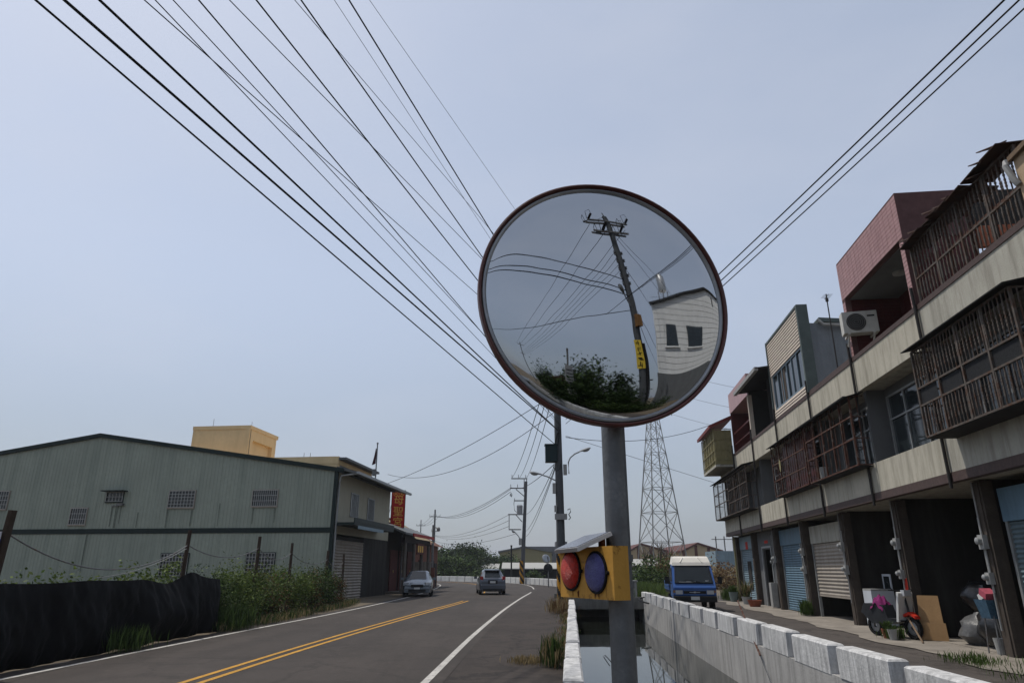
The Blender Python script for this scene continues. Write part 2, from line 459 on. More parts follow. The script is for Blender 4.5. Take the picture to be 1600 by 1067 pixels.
# ============================================================ CONVEX TRAFFIC MIRROR AND SOLAR FLASHER
m_galv = mat('galvanised_steel', (.15, .155, .16), .5, .25, 9, .15, 40, metal=.55, streak=.35, dirt=(.10, .10, .10), sscale=14)
m_rim = mat('rim_orange', (.085, .024, .019), .45, .2, 6, spec=.45, streak=.3, dirt=(.06, .03, .025))
m_gasket = mat('gasket_grey', (.30, .31, .32), .35, .15, 8, metal=.5)
m_mirror = bpy.data.materials.new('mirror_steel'); m_mirror.use_nodes = True
def _mirror():
    nt = m_mirror.node_tree; b = nt.nodes['Principled BSDF']
    b.inputs['Metallic'].default_value = 1.0
    ge = nt.nodes.new('ShaderNodeNewGeometry')
    n1 = nt.nodes.new('ShaderNodeTexNoise'); n1.inputs['Scale'].default_value = 3.5; n1.inputs['Detail'].default_value = 6
    nt.links.new(ge.outputs['Position'], n1.inputs['Vector'])
    mr = nt.nodes.new('ShaderNodeMapRange'); mr.inputs['From Min'].default_value = .45; mr.inputs['From Max'].default_value = .8
    mr.inputs['To Min'].default_value = .012; mr.inputs['To Max'].default_value = .05
    nt.links.new(n1.outputs['Fac'], mr.inputs['Value']); nt.links.new(mr.outputs['Result'], b.inputs['Roughness'])
    cm = nt.nodes.new('ShaderNodeMix'); cm.data_type = 'RGBA'
    cm.inputs['A'].default_value = (.46, .475, .49, 1); cm.inputs['B'].default_value = (.42, .435, .45, 1)
    nt.links.new(n1.outputs['Fac'], cm.inputs['Factor']); nt.links.new(cm.outputs['Result'], b.inputs['Base Color'])
_mirror()
PX, PY = .3875, 2.58
mir = thing('convex_mirror', 'round convex traffic mirror in a dark red rim on a grey steel pole', 'traffic mirror', (PX, PY, -1.5))
MC = at_y(945.5, 469, 2.475)
MAZ, MEL = R(-11), R(.8)
MN = Vector((-math.sin(MAZ) * math.cos(MEL), -math.cos(MAZ) * math.cos(MEL), math.sin(MEL)))
MR = MN.to_track_quat('Z', 'Y').to_matrix()
mc = MC - Vector((PX, PY, -1.5))
def mirror_face(m):
    n, rings, rad, RC = 120, 46, .475, 3.1
    from mathutils import noise as nz
    vs = []; fs = []
    def h(x, y):
        r2 = x * x + y * y; r = math.sqrt(r2)
        z = -r2 / (2 * RC) - .0045 * (r / rad) ** 16
        w = nz.noise(Vector((x * 7, y * 7, 3.1))) * .00022 + nz.noise(Vector((x * 15 + 9, y * 15, 7.7))) * .00006
        return z + w * min(1, (r / rad) ** .5 + .3) + .052
    vs.append((0, 0, h(0, 0)))
    for i in range(1, rings + 1):
        r = rad * i / rings
        for k in range(n):
            a = 2 * math.pi * k / n
            vs.append((r * math.cos(a), r * math.sin(a), h(r * math.cos(a), r * math.sin(a))))
    for k in range(n): fs.append((0, 1 + k, 1 + (k + 1) % n))
    for i in range(rings - 1):
        for k in range(n):
            a = 1 + i * n; b2 = a + n
            fs.append((a + k, b2 + k, b2 + (k + 1) % n, a + (k + 1) % n))
    m.add([mc + MR @ Vector(p) for p in vs], fs)
o = part('mirror_face', m_mirror, mir, mirror_face)
o.data.polygons.foreach_set('use_smooth', [True] * len(o.data.polygons))
part('rim', m_rim, mir, lambda m: m.lathe([(.492, .006), (.495, .022), (.500, .027), (.506, .024), (.508, .014), (.506, -.010), (.500, -.016), (.490, -.016)], 96, 0, MR, mc), True)
part('gasket', m_gasket, mir, lambda m: m.lathe([(.472, .004), (.4765, .012), (.483, .018), (.489, .016), (.493, .004)], 96, 0, MR, mc), True)
part('back_shell', m_rim, mir, lambda m: m.lathe([(.498, -.014), (.42, -.03), (.25, -.042), (.001, -.046)], 64, 0, MR, mc), True)
part('pole', m_galv, mir, lambda m: m.cyl((0, 0, 0), (0, 0, 4.25), .0445, .0445, 28), True)
part('pole_cap', m_galv, mir, lambda m: m.lathe([(.047, 4.22), (.047, 4.26), (.02, 4.285), (.001, 4.29)], 20), True)
def brk(m):
    for dz in (-.16, .16):
        c = mc + MR @ Vector((0, 0, -.04)) + Vector((0, 0, dz))
        m.bar(c, (0, 0, c.z), .035, .05)
        m.lathe([(.046, c.z - .03), (.052, c.z - .03), (.052, c.z + .03), (.046, c.z + .03)], 20)
part('bracket', m_galv, mir, brk)
def foot(m):
    m.lathe([(.046, 1.25), (.06, 1.25), (.06, 1.33), (.046, 1.33)], 20)
    m.bar((0, 0, 1.29), (-.09, .005, 1.29), .05, .05)
part('wall_clamp', m_galv, mir, foot)
def loosewire(m):
    m.tube([at_y(x, y, 2.535) - Vector((PX, PY, -1.5)) for x, y in ((953, 1040), (946, 1030), (943, 1025), (945, 1023), (951, 1029), (957, 1036))], .0016, 5)
part('loose_wire', m_galv, mir, loosewire)
m_black = mat('black_rubber', (.012, .012, .013), .7, .2, 5)
part('torn_tape', m_black, mir, lambda m: m.box(-.046, -.012, -.048, -.030, 2.52, 2.565))

m_hous = mat('flasher_yellow', (.47, .25, .05), .5, .12, 12, .1, 60, streak=.35, dirt=(.16, .06, .015), sscale=28, rust=.18, rustcol=(.10, .035, .012), rscale=16)
m_red = mat('red_lens', (.60, .022, .006), .3, .25, 60, .8, 260, spec=.4, coat=.1, streak=.4, dirt=(.26, .006, .004), sscale=40, squash=.25)
m_blue = mat('blue_lens', (.12, .12, .33), .3, .3, 60, .8, 260, spec=.4, coat=.1, streak=.5, dirt=(.06, .055, .19), sscale=40, squash=.25)
m_pv = mat('solar_cells', (.12, .125, .15), .25, .2, 20, spec=.5)
m_alu = mat('aluminium', (.40, .40, .40), .4, .1, 10, metal=.6)
E0 = Vector((.34, 2.40, 0))
wdir = Vector((-.407, .913, 0)).normalized(); ndir = Vector((-.913, -.407, 0)).normalized()
fl = thing('warning_flasher', 'yellow solar warning flasher with red and blue lenses clamped to the mirror pole', 'warning light', (E0.x, E0.y, 1.40))
FM = Matrix((wdir, ndir, Vector((0, 0, 1)))).transposed()       # local x along width, y out of the face
def fpt(a, d, z): return FM @ Vector((a, d, z))
def housing(m):
    v = [fpt(a, d, z) for z in (0.004, .178) for a, d in ((0, 0), (.38, 0), (.38, -.062), (0, -.062))]
    m.add(v, [(0, 1, 2, 3), (4, 7, 6, 5), (0, 4, 5, 1), (1, 5, 6, 2), (2, 6, 7, 3), (3, 7, 4, 0)])
part('housing', m_hous, fl, housing)
LM = Matrix((wdir, Vector((0, 0, 1)), ndir)).transposed()
for a, z, mm, nm in ((.287, .098, m_red, 'red_lens'), (.107, .092, m_blue, 'blue_lens')):
    ln = part('lens', mm, fl, lambda m: m.lathe([(.064, .006), (.062, .012), (.052, .02), (.035, .026), (.015, .029), (.0005, .0295)], 40, 0, LM, fpt(a, 0, z)), True)
    ln['label'] = 'round ' + nm.split('_')[0] + ' flasher lens'
    part('lens_ring', m_black, fl, lambda m: m.lathe([(.0645, .001), (.071, .001), (.071, .008), (.0645, .008)], 40, 0, LM, fpt(a, 0, z)))
    part('screw', m_black, fl, lambda m: m.cyl(fpt(a - .075, 0, z - .002), fpt(a - .075, .012, z - .002), .007, .006, 10))
m_ruststreak = mat('rust_drip', (.09, .028, .010), .9, .3, 60)
def drips(m):
    for a, z0, l, w in ((.125, .030, .026, .003), (.098, .026, .022, .0035), (.24, .030, .03, .003), (.283, .028, .02, .002), (.05, .06, .05, .0015), (.245, .026, .018, .005)):
        v = [fpt(a - w, .0012, z0), fpt(a + w, .0012, z0), fpt(a + w * .4, .0012, max(.006, z0 - l)), fpt(a - w * .4, .0012, max(.006, z0 - l))]
        m.add(v, [(0, 1, 2, 3)])
part('rust_drips', m_ruststreak, fl, drips)
pa, pb, pc = [at_y(x, y, Y) - Vector((E0.x, E0.y, 1.40)) for x, y, Y in ((868, 864.5, 2.78), (903, 861.5, 2.42), (957, 836, 2.50))]
pd = pa + pc - pb
nrm = (pb - pa).cross(pd - pa).normalized()
if nrm.z < 0: nrm = -nrm
def slab(m, ins, h0, h1):
    c = (pa + pb + pc + pd) / 4
    q = [p + (c - p) * ins for p in (pa, pb, pc, pd)]
    m.add([p + nrm * h0 for p in q] + [p + nrm * h1 for p in q], [(0, 3, 2, 1), (4, 5, 6, 7), (0, 1, 5, 4), (1, 2, 6, 5), (2, 3, 7, 6), (3, 0, 4, 7)])
sp = part('solar_panel', m_alu, fl, lambda m: slab(m, 0, 0, .014))
part('solar_cells', m_pv, sp, lambda m: slab(m, .07, .012, .0165))
def panelpost(m):
    c = (pa + pb + pc + pd) / 4
    p = pc + (c - pc) * .35
    m.cyl((p.x, p.y, .17), (p.x, p.y, p.z + .004), .013, .013, 10)
    p = pa + (c - pa) * .75
    m.cyl((p.x, p.y, .17), (p.x, p.y, p.z + .004), .010, .010, 10)
part('panel_post', m_ruststreak, fl, panelpost)
def flclamp(m):
    c = Vector((PX - E0.x, PY - E0.y, 0))
    for z in (.05, .14):
        m.lathe([(.046, z - .012), (.051, z - .012), (.051, z + .012), (.046, z + .012)], 20, 0, None, c)
        m.bar(c + Vector((0, 0, z)), c + ndir * .062 + Vector((0, 0, z)), .03, .02)
part('pole_clamp', m_galv, fl, flclamp)

# ============================================================ UTILITY POLES
m_pole = mat('concrete_pole', (.085, .09, .095), .85, .18, 2.5, .25, 40, streak=.4, dirt=(.07, .07, .07), sscale=8)
m_arm = mat('crossarm_steel', (.16, .16, .16), .6, .25, 8, metal=.4, rust=.2)
m_ins = mat('porcelain', (.13, .13, .13), .3, .2, 5)
m_bandY = mat('band_yellow', (.42, .20, .02), .7, .25, 9, streak=.5, dirt=(.10, .06, .02))
m_bandK = mat('band_black', (.015, .015, .015), .7, .2, 9)
m_cabinet = mat('cabinet_green', (.014, .03, .034), .5, .2, 4, streak=.3)
m_lampg = mat('lamp_glass', (.26, .265, .26), .25, .1, 10, spec=.6)
m_lamph = mat('lamp_grey', (.26, .27, .28), .5, .15, 6)
m_boxg = mat('junction_box', (.30, .30, .29), .6, .15, 6, streak=.4, dirt=(.12, .11, .10))
def stripes(m, r, z0, z1, n=24, rows=26, w=4):
    vs = []; o = len(m.v)
    for j in range(rows + 1):
        for k in range(n):
            a = 2 * math.pi * k / n
            vs.append((r * math.cos(a), r * math.sin(a), z0 + (z1 - z0) * j / rows))
    for j in range(rows):
        for k in range(n):
            q = (j * n + k, j * n + (k + 1) % n, (j + 1) * n + (k + 1) % n, (j + 1) * n + k)
            m.f.append(tuple(i + o for i in q)); m.mi.append(((k + j) // w) % 2)
    m.v.extend(vs)
def insulator(m, p, h=.18):
    p = Vector(p)
    m.lathe([(.018, 0), (.02, .05), (.05, .07), (.025, .09), (.05, .11), (.025, .13), (.042, .15), (.03, h), (.001, h)], 8, 0, None, p)
def street_lamp(parent, loc, pts, head_dir, headlen=.62, box=True, s=1.0):
    """arm from the pole, control-gear box, cobra head"""
    part('lamp_arm', m_lamph, parent, lambda m: m.tube(pts, .03 * s, 8), True)
    d = Vector(head_dir).normalized(); e = Vector(pts[-1])
    Mh = d.to_track_quat('X', 'Z').to_matrix()
    def head(m):
        st = [(0, .045, .045), (.10, .06, .055), (.22, .10, .07), (.42, .125, .08), (.56, .10, .06), (.62, .03, .02)]
        vs = []; fs = []; n = 12
        for x, w, h in st:
            for k in range(n):
                a = 2 * math.pi * k / n
                zz = math.sin(a) * h * s
                if zz < 0: zz *= .25
                vs.append(e + Mh @ Vector((x * headlen / .62 * 1.0, math.cos(a) * w * s, zz)))
        for i in range(len(st) - 1):
            for k in range(n): fs.append((i * n + k, i * n + (k + 1) % n, (i + 1) * n + (k + 1) % n, (i + 1) * n + k))
        fs.append(tuple(range((len(st) - 1) * n, len(st) * n)))
        m.add(vs, fs)
    hd = part('lamp_head', m_lamph, parent, head, True)
    def glass(m):
        vs = []; fs = []; n = 12; st = [(.17, .06, .01), (.24, .085, .06), (.38, .11, .085), (.50, .085, .06), (.57, .03, .01)]
        for x, w, h in st:
            for k in range(n):
                a = math.pi + math.pi * k / (n - 1)
                vs.append(e + Mh @ Vector((x * headlen / .62, math.cos(a) * w * s, math.sin(a) * h * s - .012)))
        for i in range(len(st) - 1):
            for k in range(n - 1): fs.append((i * n + k, i * n + k + 1, (i + 1) * n + k + 1, (i + 1) * n + k))
        m.add(vs, fs)
    part('lamp_glass', m_lampg, hd, glass, True)

# --- pole beside the canal (behind the mirror)
BX, BY = 1.93, 27.75
pb_ = thing('utility_pole', 'concrete utility pole with two street lamps, green box and striped base beside the canal', 'utility pole', (BX, BY, 0))
def rel(x, y, Y=BY): return at_y(x, y, Y) - Vector((BX, BY, 0))
part('pole', m_pole, pb_, lambda m: m.cyl((0, 0, 0), (-.06, 0, 12.2), .185, .115, 20), True)
part('striped_band', [m_bandY, m_bandK], pb_, lambda m: stripes(m, .197, .02, 2.1))
cabc = rel(863.5, 709) + Vector((0, -.02, 0))
cab = part('equipment_box', m_cabinet, pb_, lambda m: (m.box(cabc.x - .30, cabc.x + .18, cabc.y - .22, cabc.y + .22, cabc.z - .34, cabc.z + .34), m.box(cabc.x - .33, cabc.x + .18, cabc.y - .25, cabc.y + .25, cabc.z + .34, cabc.z + .37)))
part('box_bracket', m_arm, pb_, lambda m: (m.box(cabc.x + .16, .02, -.05, .05, cabc.z - .2, cabc.z - .12), m.box(cabc.x + .16, .02, -.05, .05, cabc.z + .12, cabc.z + .2)))
for z, l in ((11.9, .9), (10.6, 1.1), (9.2, .7)):
    ca = part('crossarm', m_arm, pb_, lambda m: m.box(-l, l, -.20, -.12, z - .05, z + .05))
    for k in (-1, -.4, .4, 1):
        part('insulator', m_ins, ca, lambda m: insulator(m, (k * (l - .08), -.16, z + .05)))
street_lamp(pb_, None, [rel(872, 770), rel(872.5, 758), rel(869, 751), rel(857, 745), rel(846, 741.5)], (-1, -.1, .18), .50, s=.9)
part('lamp_box', m_boxg, pb_, lambda m: m.box(-.30, -.17, -.14, .02, rel(870, 771).z, rel(870, 755).z))
street_lamp(pb_, None, [rel(889, 740), rel(888, 722), rel(891, 715), rel(898, 709), rel(905, 706)], (1, -.1, .32), .50, s=.9)
part('lamp_box', m_boxg, pb_, lambda m: m.box(.15, .29, -.14, .02, rel(889, 742).z, rel(889, 726).z))
part('meter_box', m_boxg, pb_, lambda m: (m.box(-.24, .24, -.27, -.10, rel(879, 812).z, rel(879, 803).z), m.box(-.25, -.15, -.2, -.05, rel(879, 800).z, rel(879, 790).z)))
part('cable_loop', m_black, pb_, lambda m: (m.tube([rel(x, y) + Vector((0, -.2, 0)) for x, y in ((886, 797), (890, 795), (891, 800), (888, 804), (891, 809), (888, 812))], .02, 6),
                                           m.tube([rel(x, y) + Vector((0, -.25, 0)) for x, y in ((866, 722), (864, 731), (869, 737), (874, 734), (875, 726))], .013, 5),
                                           m.tube([rel(x, y) + Vector((0, -.18, 0)) for x, y in ((875, 672), (870, 680), (867, 692), (866, 697))], .022, 6),
                                           m.tube([rel(x, y) + Vector((0, -.18, 0)) for x, y in ((872, 668), (873, 684), (871, 697))], .018, 6)))

# --- pole at the bend of the road
CX, CYp = 1.12, 81.0
pc_ = thing('utility_pole', 'leaning utility pole with transformer and crossarms standing at the bend by the white kerb wall', 'utility pole', (CX, CYp, 0))
def relc(x, y): return at_y(x, y, CYp) - Vector((CX, CYp, 0))
tp = relc(822, 752)
part('pole', m_pole, pc_, lambda m: m.cyl((0, 0, 0), tp, .26, .16, 16), True)
part('striped_band', [m_bandY, m_bandK], pc_, lambda m: stripes(m, .275, .02, 2.5))
for xa, xb, y in ((799, 824, 747.5), (797, 823, 762.5), (804, 819, 782), (794, 818, 803.5), (795, 814, 827)):
    a, b_ = relc(xa, y), relc(xb, y)
    ca = part('crossarm', m_arm, pc_, lambda m: m.bar(a, b_, .10, .12))
    if y < 770:
        for k in (.04, .45, .9):
            part('insulator', m_ins, ca, lambda m: insulator(m, a.lerp(b_, k) + Vector((0, 0, .05)), .4))
for (xa, ya, xb, yb) in ((806, 764, 819, 775), (806, 804, 816, 815), (795.5, 803, 795.5, 828), (819, 747, 819, 768), (823, 747, 822, 765)):
    part('brace', m_arm, pc_, lambda m: m.bar(relc(xa, ya), relc(xb, yb), .09))
tr = part('transformer', m_lamph, pc_, lambda m: m.cyl(relc(812, 804), relc(812, 791), .34, .34, 16), True)
part('transformer_lid', m_lamph, tr, lambda m: m.cyl(relc(812, 791), relc(812, 789), .37, .3, 16))
part('cable_loop', m_black, pc_, lambda m: (m.tube([relc(x, y) for x, y in ((804, 778), (803, 787), (804, 797), (807, 800))], .03, 5), m.tube([relc(x, y) for x, y in ((799, 770), (797, 774), (799, 776), (800, 772))], .06, 5)))
street_lamp(pc_, None, [relc(813.5, 848), relc(812.5, 841), relc(809, 836), relc(806, 833)], (-.75, -.1, .5), .6, s=1.6)
part('lamp_box', m_boxg, pc_, lambda m: m.obox(relc(813, 846), (.35, .3, .75)))

def small_pole(label, x, ytop, Y, arms, rad=.17, w=13):
    p = at_y(x, ytop, Y)
    t = thing('utility_pole', label, 'utility pole', (p.x, p.y, 0), group=None)
    part('pole', m_pole, t, lambda m: m.cyl((0, 0, 0), (0, 0, p.z), rad, rad * .6, 12), True)
    sc = Y / 1090
    for y, l in arms:
        z = at_y(x, y, Y).z
        ca = part('crossarm', m_arm, t, lambda m: m.bar((-l * sc, -.2, z), (l * sc, -.2, z), .14))
        for k in (-.95, -.3, .3, .95):
            part('insulator', m_ins, ca, lambda m: insulator(m, (k * l * sc, -.2, z + .06), .45))
    return p
PD = small_pole('concrete utility pole with one crossarm rising behind the tiled brick house', 680, 796, 150, ((807, 8.5), (830, 4.5)), .26)
PE = small_pole('thin utility pole with one crossarm far behind the temple roof', 658, 812, 190, ((821, 7),), .2)
PF = small_pole('small far utility pole above the trees beyond the bend', 755.5, 855, 210, ((861, 6), (858, 4)), .2)

# --- pole behind the photographer, seen in the mirror
AX, AY = 8.1, -7.2
pa_ = thing('utility_pole', 'tall utility pole with black line fuses and a yellow notice reflected in the convex mirror', 'utility pole', (AX, AY, 0))
pa_.rotation_euler = (0, R(-4.5), 0)          # the old pole leans towards the canal
part('pole', m_pole, pa_, lambda m: m.cyl((0, 0, -.1), (0, 0, 13.6), .24, .15, 18), True)
Aw = Vector((.97, .23, 0))            # along the crossarms
for z, l, dy in ((13.0, 1.25, .16), (13.0, 1.25, -.16), (12.1, 1.1, .16), (12.1, 1.1, -.16)):
    part('crossarm', m_arm, pa_, lambda m: m.bar(-Aw * l + Vector((0, dy, z)), Aw * l + Vector((0, dy, z)), .1, .12))
for k in (-1.15, -.55, .55, 1.15):
    for sgn in (-1, 1):
        fz = 13.1 if abs(k) > .9 else 12.2
        p0 = Aw * k + Vector((0, .16 * sgn, fz))
        fu = part('line_fuse', m_black, pa_, lambda m: m.cyl(p0, p0 + Vector((.05, .42 * sgn, .28)), .075, .075, 10))
        part('jumper_wire', m_black, pa_, lambda m: m.tube([p0 + Vector((.05, .42 * sgn, .28)), p0 + Vector((0, .5 * sgn, .75)), p0 + Vector((-.1, .1 * sgn, .8)), p0 + Vector((-.1, 0, 0))], .018, 5))
part('pole_top_pin', m_ins, pa_, lambda m: insulator(m, (0, 0, 13.6), .5))
for z in (10.6, 10.1, 9.6, 9.1, 8.6):
    part('spool_insulator', m_ins, pa_, lambda m: (m.lathe([(.03, -.1), (.08, -.06), (.04, 0), (.08, .06), (.03, .1)], 8, 0, None, (.26, 0, z)), m.lathe([(.03, -.1), (.08, -.06), (.04, 0), (.08, .06), (.03, .1)], 8, 0, None, (-.26, .06, z - .2)), m.bar((-.28, 0, z), (.28, 0, z), .05)))
street_lamp(pa_, None, [(0, 0, 6.9), (-.3, .1, 7.3), (-.5, .15, 7.7)], (-.5, .3, .8), .6, s=1.2)
m_brownbox = mat('terminal_box', (.25, .13, .05), .7, .2, 5)
part('terminal_box', m_brownbox, pa_, lambda m: m.box(-.16, .16, .16, .42, 6.0, 6.6))
m_notice = mat('notice_yellow', (.62, .44, .05), .6, .1, 5)
nb = part('notice_board', m_notice, pa_, lambda m: m.obox((-.19, .13, 4.6), (.42, .02, 1.5), Matrix.Rotation(R(50), 3, 'Z')))
def glyphs(m):
    rg = random.Random(5)
    Mz = Matrix.Rotation(R(50), 3, 'Z')
    for i in range(5):
        z = 5.16 - i * .28
        for k in range(5):
            hz = rg.random() < .5
            m.obox(Vector((-.19, .13, z)) + Mz @ Vector((rg.uniform(-.06, .06), .014, rg.uniform(-.08, .08))), (.2, .006, .03) if hz else (.03, .006, .18), Mz)
part('notice_marks', m_black, nb, glyphs)
part('cable_conduit', m_black, pa_, lambda m: m.tube([(.1, .24, 0), (.1, .24, 2), (.1, .235, 5.2)], .10, 10), True)


# --- plain pole over the road, left behind the photographer
GX, GY = -9.0, -6.0
ar = math.atan2(1.9 - GX, BY - GY)
Gw = Vector((math.cos(ar), -math.sin(ar), 0))
pg_ = thing('utility_pole', 'plain concrete utility pole carrying all the road cables at the field edge', 'utility pole', (GX, GY, 0))
part('pole', m_pole, pg_, lambda m: m.cyl((0, 0, 0), (0, 0, 14.3), .20, .12, 18), True)
for z in (13.2, 12.0, 9.0):
    ca = part('crossarm', m_arm, pg_, lambda m: m.bar(-Gw * 1.3 + Vector((0, .2, z)), Gw * 1.3 + Vector((0, .2, z)), .1, .12))
    for k in (-1.15, -.4, .4, 1.15):
        part('insulator', m_ins, ca, lambda m: insulator(m, Gw * k + Vector((0, .2, z + .05))))

# ============================================================ OVERHEAD CABLES
m_cable = mat('cable_black', (.006, .0065, .007), .55, .1, 4)
m_cable2 = mat('cable_thin', (.07, .075, .08), .6, .1, 4)
def cable(pts, r, label, group, m=m_cable, sag=0.0, n=26, name='overhead_cable'):
    a, b_ = Vector(pts[0]), Vector(pts[-1])
    P = []
    for i in range(n + 1):
        t = i / n
        if len(pts) == 2: p = a.lerp(b_, t)
        else:
            c = Vector(pts[1]); p = a * (1 - t) ** 2 + c * 2 * t * (1 - t) + b_ * t * t
        p = p - Vector((0, 0, sag * 4 * t * (1 - t)))
        P.append(p)
    mb = MB(); mb.tube([p - a for p in P], r, 6)
    o = mb.build(name, m, None, True, a)
    return tag(o, label, 'cable', group)
# (column at the top of the photo, row where it meets the canal-side pole, radius, offset along crossarm of the rear pole)
WL = [(55, 693, .014, 0, 'c'), (100, 676, .019, 0, 'c'), (155, 676, .018, -.1, 'c'), (225, 575, .008, .3, 't'), (242, 666, .008, 0, 't'),
      (270, 652, .008, .1, 't'), (310, 664, .012, 0, 't'), (358, 531, .008, .5, 't'), (400, 602, .016, -1.15, 'h'), (460, 488, .007, 0, 't'),
      (470, 575, .016, 0, 'h'), (522, 541, .006, .2, 'f'), (545, 538, .017, 1.15, 'h'), (577, 430, .006, .3, 'f')]
LB = {'c': ('thick black communication cable running from the green pole box over the road', 'thick cables over the road'),
      't': ('thin black service cable strung over the road between the utility poles', 'thin cables over the road'),
      'h': ('black power line strung over the road to the field-edge utility pole', 'power lines over the road'),
      'f': ('hair-thin grey wire high over the road', 'faint wires over the road')}
for xt, yb, r, off, kd in WL:
    xb_ = 866 if yb == 693 else 876
    Pb = at_y(xb_, yb, BY - .15)
    d = ray(xt, 0)
    xe, ye = GX + Gw.x * off, GY + Gw.y * off
    # the pixel ray fixes the plane; choose t so that the straight cable ends at the rear pole
    k = (Pb.x - xe) / (Pb.y - ye)
    t = (xe - k * ye) / (d.x - k * d.y)
    Pm = Vector((d.x * t, d.y * t, CAMZ + d.z * t))
    f = (ye - Pb.y) / (Pm.y - Pb.y)
    Pe = Pb + (Pm - Pb) * f
    Pe.z = min(Pe.z, 14.2)
    print('cable', xt, 'height at rear pole %.1f' % Pe.z, 'pole B %.1f' % Pb.z)
    cable((Pb, Pe), r, *LB[kd], m_cable2 if kd == 'f' else m_cable, sag=0)
for xt, yb, k in ((1527, 646, -1.15), (1553, 655, .0), (1577, 662, 1.15)):
    Pb = at_y(884, yb, BY - .1); d = ray(xt, 0)
    xe, ye = AX - 1.0 + Aw.x * k, AY + Aw.y * k
    kk = (Pb.x - xe) / (Pb.y - ye); t = (xe - kk * ye) / (d.x - kk * d.y)
    Pm = Vector((d.x * t, d.y * t, CAMZ + d.z * t))
    Pe = Pb + (Pm - Pb) * ((ye - Pb.y) / (Pm.y - Pb.y))
    print('right line', xt, 'z at pole %.1f' % Pe.z, 'over border %.1f' % Pm.z)
    Pe.z = min(Pe.z, 13.2)
    cable((Pb, Pe), .0105, 'black power line running from the canal-side pole to the tall fused pole', 'power lines over the canal', sag=.28)
KX, KY = 7.0, -46.0
pk = thing('utility_pole', 'far bare utility pole behind the canal reflected small in the convex mirror', 'utility pole', (KX, KY, 0))
part('pole', m_pole, pk, lambda m: m.cyl((0, 0, 0), (0, 0, 12.5), .19, .12, 12), True)
part('crossarm', m_arm, pk, lambda m: m.bar((-1.2, 0, 11.9), (1.2, .2, 11.9), .12))
part('crossarm', m_arm, pk, lambda m: m.bar((-.9, 0, 9.4), (.9, .2, 9.4), .12))
for k in (-1.1, 0, 1.1):
    cable((Vector((AX - 1.0, AY, 12.6)) + Aw * k, (KX + k, KY, 12.1)), .017, 'power line running back from the fused pole along the canal', 'power lines behind the mirror', sag=.9)
for k in range(4):
    cable((Vector((AX - .95, AY, 10.6 - .45 * k)), (KX - .6 + .4 * k, KY, 9.6)), .012, 'thin cable running back from the fused pole along the canal', 'thin cables behind the mirror', sag=.9)
for k, z in ((0, 7.7), (1, 8.0), (2, 8.7)):
    cable((Vector((AX - z * .0785, AY, z)), (GX, GY, z + .8)), .026, 'thick cable crossing from the fused pole to the field-edge pole', 'cross-road cables behind the camera', sag=.25)
cable((Vector((AX - .54, AY, 6.9)), (-12, -30, 7.4)), .018, 'single cable running back from the lamp arm of the fused pole', None, sag=.5)
for k, z in ((0, 12.5), (1, 12.2), (2, 9.9), (3, 7.4), (4, 7.0)):
    cable((Vector((AX - z * .0785, AY, z)), (25, -17 - 2 * k, z - .6)), .015, 'cable from the fused pole passing before the white building', 'cables before the white building', sag=.4)
def reach(p, q, r, label, group, m=m_cable, sag=0, mid=None):
    cable((p, mid, q) if mid is not None else (p, q), r, label, group, m, sag)
Bt = lambda x, y: at_y(x, y, BY)
reach(at_y(600, 757, 47), Bt(876, 610), .014, 'black cable from the temple eave up to the canal-side pole', 'temple cables', sag=.35)
reach(at_y(606, 741, 47), Bt(876, 636), .013, 'slack black cable from the flagpole up to the canal-side pole', 'temple cables', sag=1.2)
for xc, yc, xb, yb in ((800, 746, 868, 540), (812, 746, 875, 540), (823, 746, 882, 540)):
    reach(at_y(xc, yc, CYp), Bt(xb, yb), .022, 'power line between the bend pole and the canal-side pole', 'power lines along the road', sag=.8)
for xc, yc, xb, yb in ((799, 761, 866, 725), (821, 803, 868, 724), (821, 830, 870, 722), (822, 838, 871, 722)):
    reach(at_y(xc, yc, CYp), Bt(xb, yb), .016, 'low communication cable between the bend pole and the canal-side pole', 'communication cables along the road', sag=.5)
for dx, yc, yd in ((-7, 762, 805.5), (0, 764, 806), (7, 768, 806.5)):
    reach(at_y(680 + dx, yd, 150), at_y(798, yc, CYp), .028, 'power line from the bend pole to the pole behind the brick house', 'power lines beyond the bend', sag=1.4)
for yc, yd in ((804, 835), (813, 835.5), (822, 836)):
    reach(at_y(676, yd, 150), at_y(795, yc, CYp), .022, 'low cable from the bend pole frame to the pole behind the brick house', 'low cables beyond the bend', m_cable2, sag=1.1)
reach(at_y(676, 844, 150), at_y(808, 833, CYp), .022, 'lowest cable from the bend pole lamp to the pole behind the brick house', None, sag=1.0)
for dx in (-6, 0, 6):
    reach(at_y(658 + dx, 821, 190), at_y(680 + dx, 806, 150), .025, 'far power line between the two poles behind the temple', 'power lines behind the temple', m_cable2, sag=.5)
reach(Bt(884, 683), Vector((fw(22, 0.6)[0], fw(22, .6)[1], at_y(1118, 660, 34).z)), .013, 'black cable from the canal-side pole to the yellow balcony cage', None, sag=.45)
reach(Bt(884, 681), Vector((fw(24.2, .4)[0], fw(24.2, .4)[1], 5.9)), .009, 'thin cable from the canal-side pole to the end house awning', None, m_cable2)
